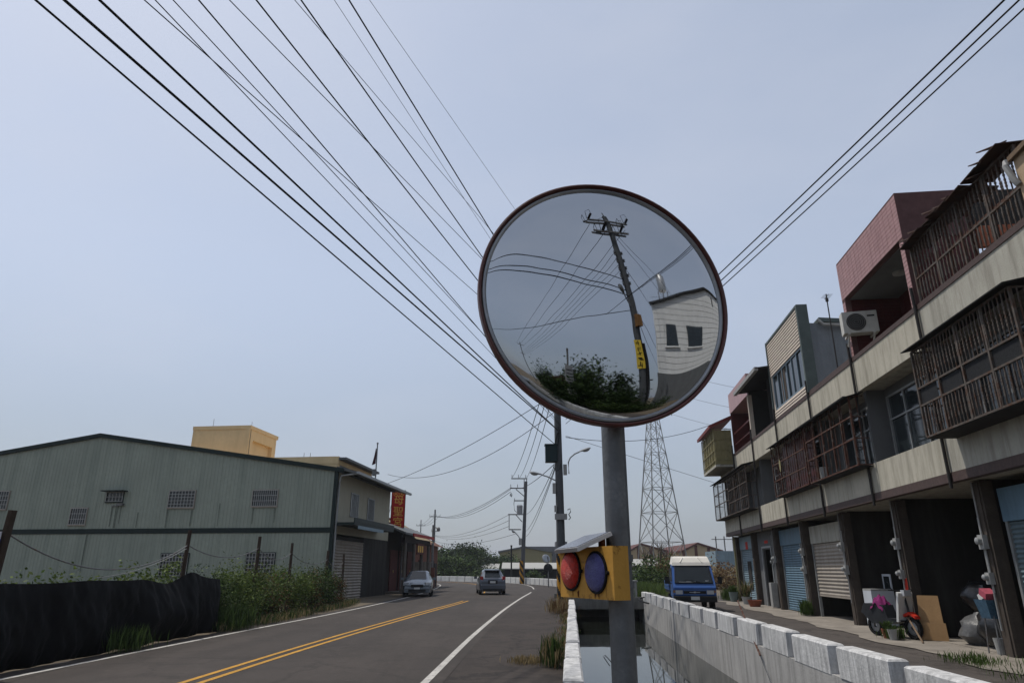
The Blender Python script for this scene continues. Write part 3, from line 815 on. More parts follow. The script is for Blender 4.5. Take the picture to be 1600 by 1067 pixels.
# ============================================================ ROW HOUSES ALONG THE ALLEY
m_cream = mat('cream_stucco', (.45, .42, .345), .92, .10, 1.6, .45, 60, streak=.7, dirt=(.20, .185, .145), sscale=5, sthr=(.44, .7))
m_cream2 = mat('pale_stucco', (.40, .385, .33), .92, .10, 1.6, .45, 60, streak=.7, dirt=(.18, .165, .135), sscale=5, sthr=(.44, .7))
m_strip = mat('brown_tile_strip', (.085, .058, .052), .6, .22, 14, .3, 40, streak=.4, dirt=(.05, .04, .035))
m_pwall = mat('party_wall_grey', (.135, .138, .14), .92, .12, 1.5, .2, 30, streak=.4, dirt=(.11, .11, .11), sscale=3)
m_inner = mat('inner_wall', (.030, .027, .024), .95, .2, 1, streak=.5, dirt=(.08, .075, .07), sscale=2)  # near-black base: the deep shade of the open bays is put into the colour
m_column = mat('column_worn', (.07, .057, .047), .9, .25, 4, .4, 30, streak=.6, dirt=(.05, .04, .035), sscale=8)
m_pipe = mat('drain_pipe', (.04, .036, .034), .6, .25, 6, streak=.4)
m_pink = mat('pink_tile', (.38, .22, .21), .35, .14, 5, .1, 40, streak=.35, dirt=(.17, .08, .08), sscale=6)
m_grout = mat('tile_grout', (.11, .06, .058), .9, .2, 5)
m_maroon = mat('maroon_tile', (.085, .022, .022), .4, .2, 4, .1, 40, streak=.4, dirt=(.07, .02, .02))
m_glass = mat('dark_window', (.018, .024, .027), .08, .3, 1.5, spec=.6)
m_frame = mat('window_alu', (.30, .31, .31), .5, .15, 6, metal=.5)
m_bars = mat('grille_iron', (.105, .09, .078), .7, .3, 7, streak=.4, rust=.55, rustcol=(.08, .045, .03), rscale=6)
m_rustbar = mat('grille_rusty', (.085, .038, .026), .85, .35, 5, rust=.4, rustcol=(.15, .135, .12), rscale=9)
m_rust = mat('rusted_sheet', (.05, .026, .018), .9, .4, 3, .3, 20, rust=.5, rustcol=(.03, .022, .018), rscale=3)
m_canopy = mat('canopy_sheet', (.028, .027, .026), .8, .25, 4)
m_shB = mat('shutter_blue', (.115, .185, .24), .55, .12, 2, streak=.5, dirt=(.06, .09, .11), sscale=5)
m_shB2 = mat('shutter_pale_blue', (.19, .26, .30), .55, .12, 2, streak=.5, dirt=(.10, .13, .15), sscale=5)
m_shT = mat('shutter_teal', (.12, .165, .185), .55, .15, 2, streak=.6, dirt=(.05, .065, .07), sscale=5)
m_shG = mat('shutter_beige', (.30, .265, .225), .6, .12, 2, streak=.5, dirt=(.15, .13, .11), sscale=4)
m_siding = mat('cream_siding', (.52, .45, .38), .7, .07, 3, streak=.2, dirt=(.30, .27, .22))
m_trimg = mat('green_grey_trim', (.085, .105, .10), .6, .15, 4)
m_metalw = mat('grey_metal_cladding', (.16, .175, .19), .55, .12, 2, streak=.4, dirt=(.09, .10, .105), sscale=5)
m_redroof = mat('red_roof', (.17, .035, .03), .6, .2, 4, streak=.3)
m_yellowcage = mat('yellow_cage', (.24, .21, .105), .6, .15, 6, rust=.15)
m_wood = mat('weathered_wood', (.17, .12, .08), .9, .3, 5, .4, 20)
m_brick = mat('raw_brick', (.30, .10, .055), .9, .25, 9, .3, 40)

HR = math.atan2(EY, EX)
def hroot(s0, label):
    x, y = fw(s0, 0)
    return thing('row_house', label, 'house', (x, y, 0), HR)
def corr_sheet(m, x0, x1, y, z0, z1, pitch, amp, vertical=False):
    """corrugated sheet in the local xz plane; ribs run along x unless vertical"""
    n = max(2, int((((x1 - x0) if vertical else (z1 - z0)) / pitch) * 6))
    vs = []; fs = []
    for i in range(n + 1):
        t = i / n
        d = amp * math.sin(2 * math.pi * i / 6)
        if vertical:
            x = x0 + (x1 - x0) * t; vs += [(x, y + d, z0), (x, y + d, z1)]
        else:
            z = z0 + (z1 - z0) * t; vs += [(x0, y + d, z), (x1, y + d, z)]
    fs = [(2 * i, 2 * i + 1, 2 * i + 3, 2 * i + 2) for i in range(n)]
    m.add(vs, fs)
def shutter(t, x0, x1, y, z0, z1, m, head=None, headm=None, pitch=.085):
    sh = part('shutter_curtain', m, t, lambda b: corr_sheet(b, x0, x1, y, z0, z1, pitch, .014), True)
    part('bottom_rail', m, sh, lambda b: b.box(x0, x1, y - .02, y + .02, z0 - .05, z0))
    for xx in (x0, x1):
        part('guide_rail', m_frame, t, lambda b: b.box(xx - .035, xx + .035, y - .04, y + .045, .02, z1))
    if head: part('shutter_header', headm or m, t, lambda b: b.box(x0 - .05, x1 + .05, y - .1, y + .06, z1, head))
    return sh
def window(t, x0, x1, y, z0, z1, nx=2, nz=2, fm=None, w=.045):
    fm = fm or m_frame
    wd = part('window', fm, t, lambda b: (b.box(x0, x1, y, y + .07, z1 - w, z1), b.box(x0, x1, y, y + .07, z0, z0 + w), b.box(x0, x0 + w, y, y + .07, z0 + w, z1 - w), b.box(x1 - w, x1, y, y + .07, z0 + w, z1 - w)))
    ix = [x0 + w + (x1 - x0 - 2 * w) * i / nx for i in range(nx + 1)]
    zs = [z0 + w + (z1 - z0 - 2 * w) * i / nz for i in range(nz + 1)]
    if nz == 2: zs[1] = z0 + (z1 - z0) * .64
    for i in range(nx):
        for j in range(nz):
            part('pane', m_glass, wd, lambda b: b.box(ix[i], ix[i + 1], y + .01 + .012 * (i % 2), y + .022 + .012 * (i % 2), zs[j], zs[j + 1]))
    for i in range(1, nx):
        part('mullion', fm, wd, lambda b: b.box(ix[i] - w * .45, ix[i] + w * .45, y + .036, y + .068, z0 + w, z1 - w))
    for j in range(1, nz):
        part('transom', fm, wd, lambda b: b.box(x0 + w, x1 - w, y + .038, y + .066, zs[j] - w * .45, zs[j] + w * .45))
    return wd
def spindle_mesh(h, r=.012, m=None, key={}):
    k = (round(h, 2), r, m.name)
    if k not in key:
        b = MB(); pr = [(r, 0)]
        for c in (.28, .36, .44, .56, .64, .72):
            pr += [(r, h * c - .03), (r * 1.9, h * c), (r, h * c + .03)]
        pr += [(r, h)]
        b.lathe(pr, 5); key[k] = b.mesh('bar', m, True)
    return key[k]
def plainbar_mesh(h, r, m, key={}):
    k = (round(h, 2), r, m.name)
    if k not in key:
        b = MB(); b.box(-r, r, -r, r, 0, h); key[k] = b.mesh('bar', m)
    return key[k]
def cage(t, x0, x1, z0, z1, proj, m, pitch=.12, rails=(0, .38, .58, 1), base=0.0, canopy=True, solid=True, posts=3, fancy=True, skip=None, side=True, cm=None, ch=.10):
    """window cage hung before the opening: frame, bars, floor sheet, canopy"""
    y = base + proj
    def fr(b):
        for r in rails:
            z = z0 + (z1 - z0) * r
            b.box(x0, x1, y - .018, y + .018, z - .018, z + .018)
            if side:
                for xx in (x0, x1): b.box(xx - .015, xx + .015, base, y - .018, z - .015, z + .015)
        for i in range(posts + 1):
            x = x0 + (x1 - x0) * i / posts
            b.box(x - .022, x + .022, y - .022, y + .022, z0, z1)
    cg = part('window_cage', m, t, fr)
    n = int((x1 - x0) / pitch)
    for i in range(1, n):
        x = x0 + (x1 - x0) * i / n
        for a, c in zip(rails[:-1], rails[1:]):
            if skip and skip(a, c): continue
            za, zc = z0 + (z1 - z0) * a, z0 + (z1 - z0) * c
            me = spindle_mesh(zc - za, .0125, m) if fancy else plainbar_mesh(zc - za, .009, m)
            inst('bar', me, cg, (x, y, za))
    if side:
        k = max(1, int(proj / pitch))
        for i in range(1, k + 1):
            for xx in (x0, x1):
                inst('bar', plainbar_mesh(z1 - z0, .010, m), cg, (xx, base + proj * i / (k + 1), z0))
    if solid: part('cage_floor', m_canopy, cg, lambda b: b.box(x0, x1, base, y, z0 - .035, z0 - .022))
    if canopy:
        part('canopy', cm or m_canopy, cg, lambda b: b.add([(x0 - .12, base, z1 + ch + .06), (x1 + .1, base, z1 + ch + .06), (x1 + .1, y + .16, z1 + ch - .08), (x0 - .12, y + .16, z1 + ch - .08), (x0 - .12, base, z1 + ch + .08), (x1 + .1, base, z1 + ch + .08), (x1 + .1, y + .16, z1 + ch - .06), (x0 - .12, y + .16, z1 + ch - .06)],
                                                    [(0, 3, 2, 1), (4, 5, 6, 7), (0, 1, 5, 4), (1, 2, 6, 5), (2, 3, 7, 6), (3, 0, 4, 7)]))
    return cg
def meter(t, x, y, z, s=1.0):
    mt = part('electric_meter', m_boxg, t, lambda b: b.box(x - .09 * s, x + .09 * s, y, y + .09, z - .13 * s, z + .13 * s))
    part('meter_glass', m_lampg, mt, lambda b: b.lathe([(.07 * s, 0), (.065 * s, .07), (.03 * s, .09), (.001, .092)], 12, 0, Matrix.Rotation(R(-90), 3, 'X'), (x, y + .09, z + .02)), True)
    part('conduit', m_boxg, mt, lambda b: (b.cyl((x, y + .03, z - .9), (x, y + .03, z - .13 * s), .016, .016, 6), b.cyl((x + .02, y + .03, z + .13 * s), (x + .02, y + .03, z + 1.1), .014, .014, 6)))
Z1, Z2, Z3, Z4 = 3.12, 4.0, 5.88, 6.8
def shell(t, L, band=m_cream, roof=True, back=-6.0, open_back=True, top=6.8, band2=None, third=9.4):
    part('first_band', band, t, lambda b: b.box(.0, L - .004, -.16, 0, Z1 + .18, Z2))
    part('tile_strip', m_strip, t, lambda b: b.box(.0, L - .004, -.17, .014, Z1, Z1 + .18))
    part('second_band', band2 or band, t, lambda b: b.box(.0, L - .004, -.16, 0, Z3, Z4 - .11))
    part('tile_strip', m_strip, t, lambda b: b.box(.0, L - .004, -.18, .02, Z4 - .11, Z4))
    part('floor_slab', m_cream2, t, lambda b: b.box(.0, L - .004, -8, -.162, Z1 + .03, Z1 + .2))
    part('floor_slab', m_cream2, t, lambda b: b.box(.0, L - .004, -8, -.162, Z3 + .03, Z3 + .22))
    part('party_wall', m_pwall, t, lambda b: (b.box(-.06, .06, -8, -.165, Z1 + .2, Z3 + .03)))
    part('arcade_wall', m_inner, t, lambda b: b.box(-.06, .06, -8, -.62, .02, Z1 + .03))  # street-level party wall, painted darker than above to carry the arcade's shade
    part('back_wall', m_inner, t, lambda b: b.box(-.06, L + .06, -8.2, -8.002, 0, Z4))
    part('rear_wall', m_pwall, t, lambda b: b.box(.062, L - .066, -.75, -.63, Z1 + .202, Z3 + .028))
    part('column', m_column, t, lambda b: (b.box(-.17, .17, -.62, -.40, .0, Z1), b.box(-.11, .11, -.40, -.375, .0, Z1 - .02)))
    part('drain_pipe', m_pipe, t, lambda b: b.tube([(-.02, .05, Z1 - .12), (-.02, .05, Z4 - .2), (-.02, .06, Z4 + .4)], .035, 8), True)
def pstack(m, x0, x1, y, z0, z1, tw=.23, th=.095, d=.008, axis='x'):
    """running courses of wall tiles, each with its own edges"""
    j = 0; z = z0
    while z + th <= z1 + 1e-6:
        x = x0
        while x < x1 - .02:
            xe = min(x + tw - .012, x1)
            if axis == 'x': m.box(x, xe, y, y + d, z, z + th - .012)
            else: m.box(y, y + d, x, xe, z, z + th - .012)
            x += tw
        z += th; j += 1

# ---- house with the ragged roof cage (blue-grey shutter at street level)
L0 = 3.9
h = hroot(-3.0, 'row house with ragged rusty roof cage, barred balcony and a teal roller shutter')
shell(h, L0, m_cream2)
shutter(h, .25, L0 - .35, -.66, .08, 2.35, m_shT, 2.95, m_shB)
window(h, .5, 3.3, -.615, 4.05, 5.6, 3, 2)
cage(h, .05, L0 - .48, 3.92, 5.62, .52, m_bars, .115, (0, .36, .56, 1), skip=lambda a, c: abs(a - .36) < .01, posts=4)
def mesh_panel(b):
    for i in range(4):
        x0 = .05 + (L0 - .37) * i / 4 + .04; x1 = .05 + (L0 - .37) * (i + 1) / 4 - .04
        b.box(x0, x1, .50, .505, 4.55, 4.85)
m_mesh = mat('dark_wire_mesh', (.022, .023, .025), .8, .6, 40)
part('mesh_panel', m_mesh, h, mesh_panel)
# roof cage with torn sheets
cg = cage(h, .02, L0 - .1, 6.82, 8.10, .0, m_bars, .125, (0, .42, 1), base=-.06, canopy=False, solid=False, posts=4, side=False)
for x in (1.0, 1.7, 2.5): part('rusty_post', m_rustbar, h, lambda b: b.box(x - .03, x + .03, -.14, -.085, 6.8, 8.15))
rg = random.Random(11)
for i in range(9):
    x0 = .0 + i * .42
    z = 8.13 + .06 * math.sin(i * 1.3) + rg.uniform(-.04, .07)
    a = rg.uniform(-.10, .10); ln = rg.uniform(.35, .75); tl = rg.uniform(-.1, .28)
    part('torn_roof_sheet', m_rust, h, lambda b: b.obox((x0 + .22, -.22 + ln * .12, z), (.50, .40 + ln * .45, .02), (Matrix.Rotation(a, 3, 'Y') @ Matrix.Rotation(-tl, 3, 'X'))))
    part('torn_roof_sheet', m_rust, h, lambda b: b.obox((x0 + .2, -.09, z - .12), (.40, .03, .10 + ln * .25), Matrix.Rotation(a * 2, 3, 'Y')))
for i in range(11):
    x0 = .1 + i * .35; l = rg.uniform(.12, .38); z = 8.12 + rg.uniform(-.06, .12)
    part('torn_roof_strip', m_rust, h, lambda b: b.add([(x0, -.05, z), (x0 + .2, -.05, z + .02), (x0 + .26 + l * .5, l * .5, z + .04 + l * .1), (x0 + .05 + l * .6, l * .62, z - .02), (x0, -.05, z + .02), (x0 + .2, -.05, z + .04), (x0 + .26 + l * .5, l * .5, z + .06 + l * .1), (x0 + .05 + l * .6, l * .62, z)], [(0, 3, 2, 1), (4, 5, 6, 7), (0, 1, 5, 4), (1, 2, 6, 5), (2, 3, 7, 6), (3, 0, 4, 7)]))
part('roof_wall', m_rust, h, lambda b: b.box(.05, L0 - .05, -2.6, -2.5, 6.8, 8.0))
part('roof_beam', m_rustbar, h, lambda b: [b.box(.05, L0 - .05, -2.5 + k * .8, -2.44 + k * .8, 8.0, 8.07) for k in range(3)])
# ---- the cream house before it
h = hroot(-7.0, 'cream plastered house with rusty sheet roof and a white side drain, ending the row')
shell(h, 4.0, m_cream2)
shutter(h, .25, 3.65, -.66, .08, 2.35, m_shT, 2.95, m_shB)
m_beige = mat('beige_plaster', (.40, .30, .20), .9, .12, 1.5, .3, 40, streak=.4, dirt=(.22, .16, .10), sscale=4)
part('third_floor_wall', m_beige, h, lambda b: b.box(.0, 3.88, -5, -.02, 6.81, 7.78))
part('pilaster', m_beige, h, lambda b: b.box(3.64, 3.93, -.1, .05, 6.815, 7.8))
part('roof_sheet', m_rust, h, lambda b: b.obox((1.95, -2.5, 7.98), (4.0, 5.2, .04), Matrix.Rotation(R(-4), 3, 'X')))
part('roof_edge', m_wood, h, lambda b: b.obox((1.95, .10, 7.86), (4.0, .05, .08), Matrix.Rotation(R(2), 3, 'Y')))
part('drain_pipe', m_boxg, h, lambda b: b.tube([(4.02, .10, 7.8), (4.0, .14, 7.7), (3.92, .12, 7.4), (3.9, .08, 7.3)], .05, 8), True)
part('wall_hose', m_brownbox, h, lambda b: b.tube([(3.45, .06, 7.6), (3.2, .06, 7.7), (3.0, .06, 7.6), (3.0, .06, 7.3), (2.9, .06, 6.9)], .02, 6))
# ---- pink tiled house
L1 = 3.8
h = hroot(.9, 'row house with pink tiled top floor and an open dark garage full of bags')
shell(h, L1, m_cream)
window(h, .75, 3.5, -.615, 4.02, 5.66, 3, 2)
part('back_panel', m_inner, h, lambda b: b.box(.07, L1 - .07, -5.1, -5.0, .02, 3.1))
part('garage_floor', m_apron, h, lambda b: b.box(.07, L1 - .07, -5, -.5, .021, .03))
part('top_floor_wall', m_maroon, h, lambda b: (b.box(.02, L1 - .02, -1.5, -1.4, 6.8, 8.5), b.box(.02, .14, -1.4, -.02, 6.8, 8.4), b.box(L1 - .14, L1 - .02, -1.4, -.02, 6.8, 8.4)))
part('tiled_frame', m_grout, h, lambda b: (b.box(.0, L1, -1.5, -.0, 8.42, 9.52), b.box(.0, .2, -.14, .0, 6.8, 8.42), b.box(L1 - .2, L1, -.14, .0, 6.8, 8.42)))
def ptiles(b):
    pstack(b, .006, L1 - .006, .0, 8.43, 9.5); pstack(b, .006, .194, .0, 6.82, 8.41, .19); pstack(b, L1 - .194, L1 - .006, .0, 6.82, 8.41, .19)
o = part('pink_tiles', m_pink, h, ptiles); o['kind'] = 'stuff'
def mtiles(b): pstack(b, .16, L1 - .16, -1.4, 6.82, 8.4); pstack(b, -1.38, -.2, L1 - .148, 6.82, 8.4, axis='y')
o = part('maroon_tiles', m_maroon, h, mtiles); o['kind'] = 'stuff'
part('soffit', m_pwall, h, lambda b: b.box(.15, L1 - .15, -1.38, -.15, 8.40, 8.418))
part('soffit_lamp', m_boxg, h, lambda b: b.lathe([(.16, 8.40), (.15, 8.35), (.05, 8.33), (.001, 8.33)], 14, 0, None, (1.9, -.7, 0)))
window(h, .35, 2.6, -1.39, 6.82, 8.15, 3, 2)
part('roof_parapet', m_canopy, h, lambda b: (b.box(-.02, .1, -4.2, -1.51, 8.6, 9.45), b.box(.1, L1, -4.2, -4.1, 8.6, 9.2)))
part('brick_patch', m_brick, h, lambda b: b.box(-.03, .09, -3.8, -1.55, 8.1, 8.59))
part('rebar', m_rustbar, h, lambda b: [b.cyl((.05 + .02 * k, -1.9 - k * .45, 9.4), (.05 + .02 * k, -1.9 - k * .45, 9.72), .008, .008, 5) for k in range(2)])
part('stub_post', m_boxg, h, lambda b: b.obox((.04, -3.0, 9.6), (.09, .09, .5), Matrix.Rotation(R(8), 3, 'Y')))
meter(h, .0, -.37, 2.0); meter(h, .02, -.37, 1.35, .8)
# ---- terrace house (bags, washing machine below; dark cage on floor two)
L2 = 3.75
h = hroot(4.7, 'row house with open roof terrace, antenna mast and rusty cage of thin rods')
shell(h, L2, m_cream)
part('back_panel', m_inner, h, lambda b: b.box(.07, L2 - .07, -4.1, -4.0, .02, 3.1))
window(h, .4, 3.2, -.615, 4.02, 5.7, 3, 2)
cg = cage(h, -.25, L2 - .15, 3.98, 5.72, .34, m_rustbar, .62, (0, .38, .70, 1), fancy=False, posts=5, ch=.02)
part('canopy_ribs', m_canopy, cg, lambda b: [b.box(-.36 + .1 * i, -.31 + .1 * i, .42, .52, 5.65, 5.70) for i in range(40)])
part('plant_pot', m_boxg, cg, lambda b: b.lathe([(.12, 4.0), (.17, 4.35), (.15, 4.35), (.001, 4.3)], 12, 0, None, (2.9, .15, 0)))
part('parapet_kerb', m_strip, h, lambda b: b.box(.1, L2 - .1, -.18, .0, 6.802, 6.86))
mast = part('antenna_mast', m_pipe, h, lambda b: b.cyl((2.0, -.35, 6.8), (2.0, -.35, 9.45), .022, .018, 8))
part('antenna', m_pipe, mast, lambda b: (b.box(1.8, 2.2, -.355, -.345, 9.36, 9.37), [b.box(1.82 + .07 * k, 1.826 + .07 * k, -.48, -.22, 9.365, 9.371) for k in range(5)], b.obox((2.0, -.35, 9.26), (.07, .07, .10))))
meter(h, .0, -.37, 2.1); meter(h, .02, -.37, 1.4, .8)
m_poster = mat('red_poster', (.48, .03, .015), .7, .1, 6)
m_posterW = mat('poster_white', (.55, .52, .48), .7, .1, 6)
part('paper_strip', m_poster, h, lambda b: b.box(-.10, .10, -.374, -.370, .95, 1.32), )
part('paper_strip', m_posterW, h, lambda b: (b.box(-.07, -.02, -.3695, -.368, .97, 1.05), b.box(.02, .07, -.3695, -.368, .97, 1.05)))
# ---- cream sided house
L3 = 4.05
h = hroot(8.45, 'row house with cream lap siding on top and a half-open beige roller shutter')
shell(h, L3, m_cream)
shutter(h, .3, L3 - .35, -.62, .72, 2.35, m_shG, 2.92, m_cream2, .11)
part('shutter_guide_wall', m_inner, h, lambda b: b.box(.1, L3 - .1, -3.1, -3.0, .02, 3.1))
window(h, .4, 3.3, -.615, 4.02, 5.7, 3, 2)
cg = cage(h, .05, L3 - .1, 3.98, 5.75, .34, m_rustbar, .24, (0, .30, .62, 1), fancy=False, posts=4, ch=.02)
def leaves(b):
    rg = random.Random(4)
    for i in range(60):
        x, z = rg.uniform(.2, 3.8), rg.uniform(4.05, 5.6); a = rg.uniform(-.7, .7); l = rg.uniform(.05, .1)
        b.obox((x, .36, z), (.03, .008, l), Matrix.Rotation(a, 3, 'Y'))
part('scroll_leaves', m_bars, cg, leaves)
part('red_backing', m_maroon, cg, lambda b: b.box(.1, L3 - .2, -.02, -.008, 4.01, 5.7))
part('oval_crest', m_yellowcage, cg, lambda b: b.lathe([(.001, 0), (.12, .0), (.13, .012), (.001, .02)], 16, 0, Matrix.Rotation(R(-90), 3, 'X') @ Matrix.Diagonal((.75, 1.7, 1)), (2.9, .365, 4.95)))
part('sided_wall', m_siding, h, lambda b: (b.box(.02, L3 - .02, -.14, .0, 8.42, 9.72), b.box(.02, L3 - .02, -.14, .0, 6.81, 7.10), b.box(.02, .18, -.14, .0, 7.1, 8.42), b.box(L3 - .18, L3 - .02, -.14, .0, 7.1, 8.42)))
for i in range(12):
    part('siding_board', m_siding, h, lambda b: b.add([(.02, .0, 8.42 + i * .108), (L3 - .02, .0, 8.42 + i * .108), (L3 - .02, .028, 8.425 + i * .108), (.02, .028, 8.425 + i * .108), (.02, .003, 8.42 + (i + 1) * .108), (L3 - .02, .003, 8.42 + (i + 1) * .108)], [(0, 1, 2, 3), (3, 2, 5, 4), (0, 3, 4), (1, 5, 2)]))
for i in range(3):
    part('siding_board', m_siding, h, lambda b: b.add([(.02, .0, 6.81 + i * .096), (L3 - .02, .0, 6.81 + i * .096), (L3 - .02, .028, 6.815 + i * .096), (.02, .028, 6.815 + i * .096), (.02, .003, 6.81 + (i + 1) * .096), (L3 - .02, .003, 6.81 + (i + 1) * .096)], [(0, 1, 2, 3), (3, 2, 5, 4), (0, 3, 4), (1, 5, 2)]))
part('wall_trim', m_trimg, h, lambda b: (b.box(-.10, .02, -.30, .05, 6.80, 9.78), b.box(.02, L3 - .02, -.15, .04, 9.72, 9.80), b.box(L3 - .02, L3 + .06, -.2, .05, 6.8, 9.8)))
window(h, .2, L3 - .2, -.08, 7.12, 8.40, 6, 1, mat('window_blue_alu', (.20, .26, .30), .45, .1, 5, metal=.3))
part('curtain', m_column, h, lambda b: b.box(2.35, 2.9, -.045, -.04, 7.18, 8.36))
part('clad_side_wall', m_metalw, h, lambda b: (lambda n: b.add([( -.03 + .012 * (i % 2), -.3 - 5.0 * i / n, 6.8) for i in range(n + 1)] + [(-.03 + .012 * (i % 2), -.3 - 5.0 * i / n, 9.15 - .09 * 5 * i / n) for i in range(n + 1)], [(i, i + 1, n + 2 + i, n + 1 + i) for i in range(n)]))(44))
part('side_roof_edge', m_trimg, h, lambda b: b.add([(-.14, -.6, 9.15), (-.14, -5.6, 8.7), (.5, -5.6, 8.7), (.5, -.6, 9.15), (-.14, -.6, 9.29), (-.14, -5.6, 8.84), (.5, -5.6, 8.84), (.5, -.6, 9.29)], [(0, 3, 2, 1), (4, 5, 6, 7), (0, 1, 5, 4), (1, 2, 6, 5), (2, 3, 7, 6), (3, 0, 4, 7)]))
part('gutter_pipe', m_boxg, h, lambda b: b.tube([(-.17, -.55, 9.2), (-.2, -.7, 9.02), (-.18, -1.5, 8.98), (-.18, -1.62, 8.7)], .05, 8), True)
meter(h, .05, -.37, 2.15); meter(h, -.05, -.37, 1.5)
# ---- dark open house
L4 = 3.95
h = hroot(12.5, 'row house with dark open top floor under a gutter and a blue shutter')
shell(h, L4, m_cream)
shutter(h, 1.05, L4 - .3, -.62, .1, 2.42, m_shB, 3.0, m_shB)
shutter(h, .25, .98, -.60, .1, 2.42, m_shG, 3.0, m_shB)
window(h, 1.0, 3.2, -.615, 4.02, 5.7, 2, 2)
part('chain_ornament', m_frame, h, lambda b: [b.obox((2.2 + .02 * (i % 2), -.3, 5.6 - i * .17), (.14, .03, .13)) for i in range(8)])
part('top_back_wall', m_canopy, h, lambda b: (b.box(.05, L4 - .05, -2.1, -2.0, 6.8, 8.9), b.box(L4 - .1, L4 + .0, -2, -.05, 6.8, 8.9)))
part('hanging_curtain', m_canopy, h, lambda b: (lambda n: b.add([(.3 + 1.5 * i / n, -.3 + .05 * math.sin(i * 1.7), 6.81) for i in range(n + 1)] + [(.3 + 1.5 * i / n, -.3 + .05 * math.sin(i * 1.7), 8.8) for i in range(n + 1)], [(i, i + 1, n + 2 + i, n + 1 + i) for i in range(n)]))(30))
part('top_roof', m_canopy, h, lambda b: b.obox((L4 / 2, -.9, 8.98), (L4 + .1, 2.9, .07), Matrix.Rotation(R(-7), 3, 'X')))
part('gutter', m_boxg, h, lambda b: b.box(-.05, L4 + .05, .44, .58, 8.72, 8.86))
part('red_roof_patch', m_redroof, h, lambda b: b.box(.0, 1.6, -1.6, -.6, 9.04, 9.22))
part('edge_pillar', m_siding, h, lambda b: b.box(L4 - .12, L4 + .02, -.14, .03, 6.805, 8.7))
meter(h, .0, -.37, 2.1); meter(h, .0, -.37, 1.5); meter(h, .3, -.56, 1.9, .9)
# ---- maroon framed house
L5 = 4.0
h = hroot(16.4, 'row house with maroon tiled top floor and an open dark doorway below')
shell(h, L5, m_cream)
part('door_wall', m_pwall, h, lambda b: (b.box(.3, 1.35, -.7, -.6, .02, 3.1), b.box(2.9, L5 - .2, -.7, -.6, .02, 3.1), b.box(1.35, 2.9, -.7, -.6, 2.35, 3.1)))
part('door_frame', m_frame, h, lambda b: (b.box(1.3, 1.4, -.6, -.54, .02, 2.4), b.box(2.85, 2.95, -.6, -.54, .02, 2.4), b.box(1.3, 2.95, -.6, -.54, 2.4, 2.48)))
part('inner_wall', m_inner, h, lambda b: b.box(.1, L5 - .1, -3.1, -3, .02, 3.1))
part('paper_strip', m_poster, h, lambda b: b.box(1.9, 2.5, -.595, -.59, 2.6, 2.72))
part('white_cabinet', m_boxg, h, lambda b: b.box(.95, 1.3, -.55, -.3, .05, 1.0))
cage(h, .1, L5 + .05, 3.95, 5.7, .42, m_bars, .35, (0, .3, .62, 1), fancy=True, posts=3)
part('tiled_frame', m_pink, h, lambda b: (b.box(.0, L5, -1.5, .0, 8.75, 9.7), b.box(.0, .16, -.12, .0, 6.8, 8.75)))
part('top_floor_wall', m_maroon, h, lambda b: (b.box(.02, L5 - .02, -1.5, -1.4, 6.8, 8.75), b.box(L5 - .14, L5 - .02, -1.4, -.02, 6.8, 8.74)))
part('balcony_rail', m_maroon, h, lambda b: (b.box(.2, L5 - .2, -.1, -.06, 7.7, 7.76), b.box(.2, L5 - .2, -.1, -.06, 7.2, 7.24)))
meter(h, .0, -.37, 1.9); meter(h, 1.1, -.59, 1.8, .9)
# ---- end house with the yellow cage
L6 = 3.9
h = hroot(20.4, 'end row house with yellow balcony cage under a small red roof')
shell(h, L6, m_cream)
part('end_wall', m_pwall, h, lambda b: (b.box(L6 - .06, L6 + .06, -8, -.165, Z1 + .2, 6.8), b.box(L6 - .06, L6 + .06, -8, -.62, .02, Z1 + .2)))
part('column', m_column, h, lambda b: b.box(L6 - .2, L6 + .1, -.62, -.40, .0, Z1))
part('drain_pipe', m_yellowcage, h, lambda b: b.cyl((L6 - .3, -.3, 0), (L6 - .3, -.3, Z1), .05, .05, 8))
shutter(h, .5, L6 - .35, -.62, .1, 2.45, m_shB2, 3.05, m_shB2)
part('dark_door', m_canopy, h, lambda b: b.box(1.6, 2.3, -.60, -.585, .6, 1.9))
part('paper_diamond', m_poster, h, lambda b: b.box(1.7, 2.2, -.556, -.55, 2.45, 2.8))
cage(h, .1, L6 + .05, 3.95, 5.7, .42, m_bars, .3, (0, .4, .7, 1), fancy=False, posts=3)
yc = cage(h, .15, L6 - .1, 6.35, 8.05, .85, m_yellowcage, .3, (0, .12, .4, .7, 1), fancy=False, posts=5, canopy=False)
part('cage_panel', m_yellowcage, yc, lambda b: (b.box(.15, L6 - .1, .80, .815, 6.36, 8.03), b.box(.16, .175, .0, .80, 6.36, 8.0)))
part('cage_base', m_cream2, yc, lambda b: b.box(.15, L6 - .1, .0, .87, 6.22, 6.33))
part('cage_roof', m_redroof, yc, lambda b: b.add([(-.05, 1.05, 8.06), (L6 + .1, 1.05, 8.06), (L6 + .1, -.1, 8.55), (-.05, -.1, 8.55), (-.05, 1.05, 8.22), (L6 + .1, 1.05, 8.22), (L6 + .1, -.1, 8.71), (-.05, -.1, 8.71)], [(0, 3, 2, 1), (4, 5, 6, 7), (0, 1, 5, 4), (1, 2, 6, 5), (2, 3, 7, 6), (3, 0, 4, 7)]))
part('inner_top_wall', m_cream2, h, lambda b: b.box(.05, L6 - .05, -1.2, -1.1, 6.8, 8.4))

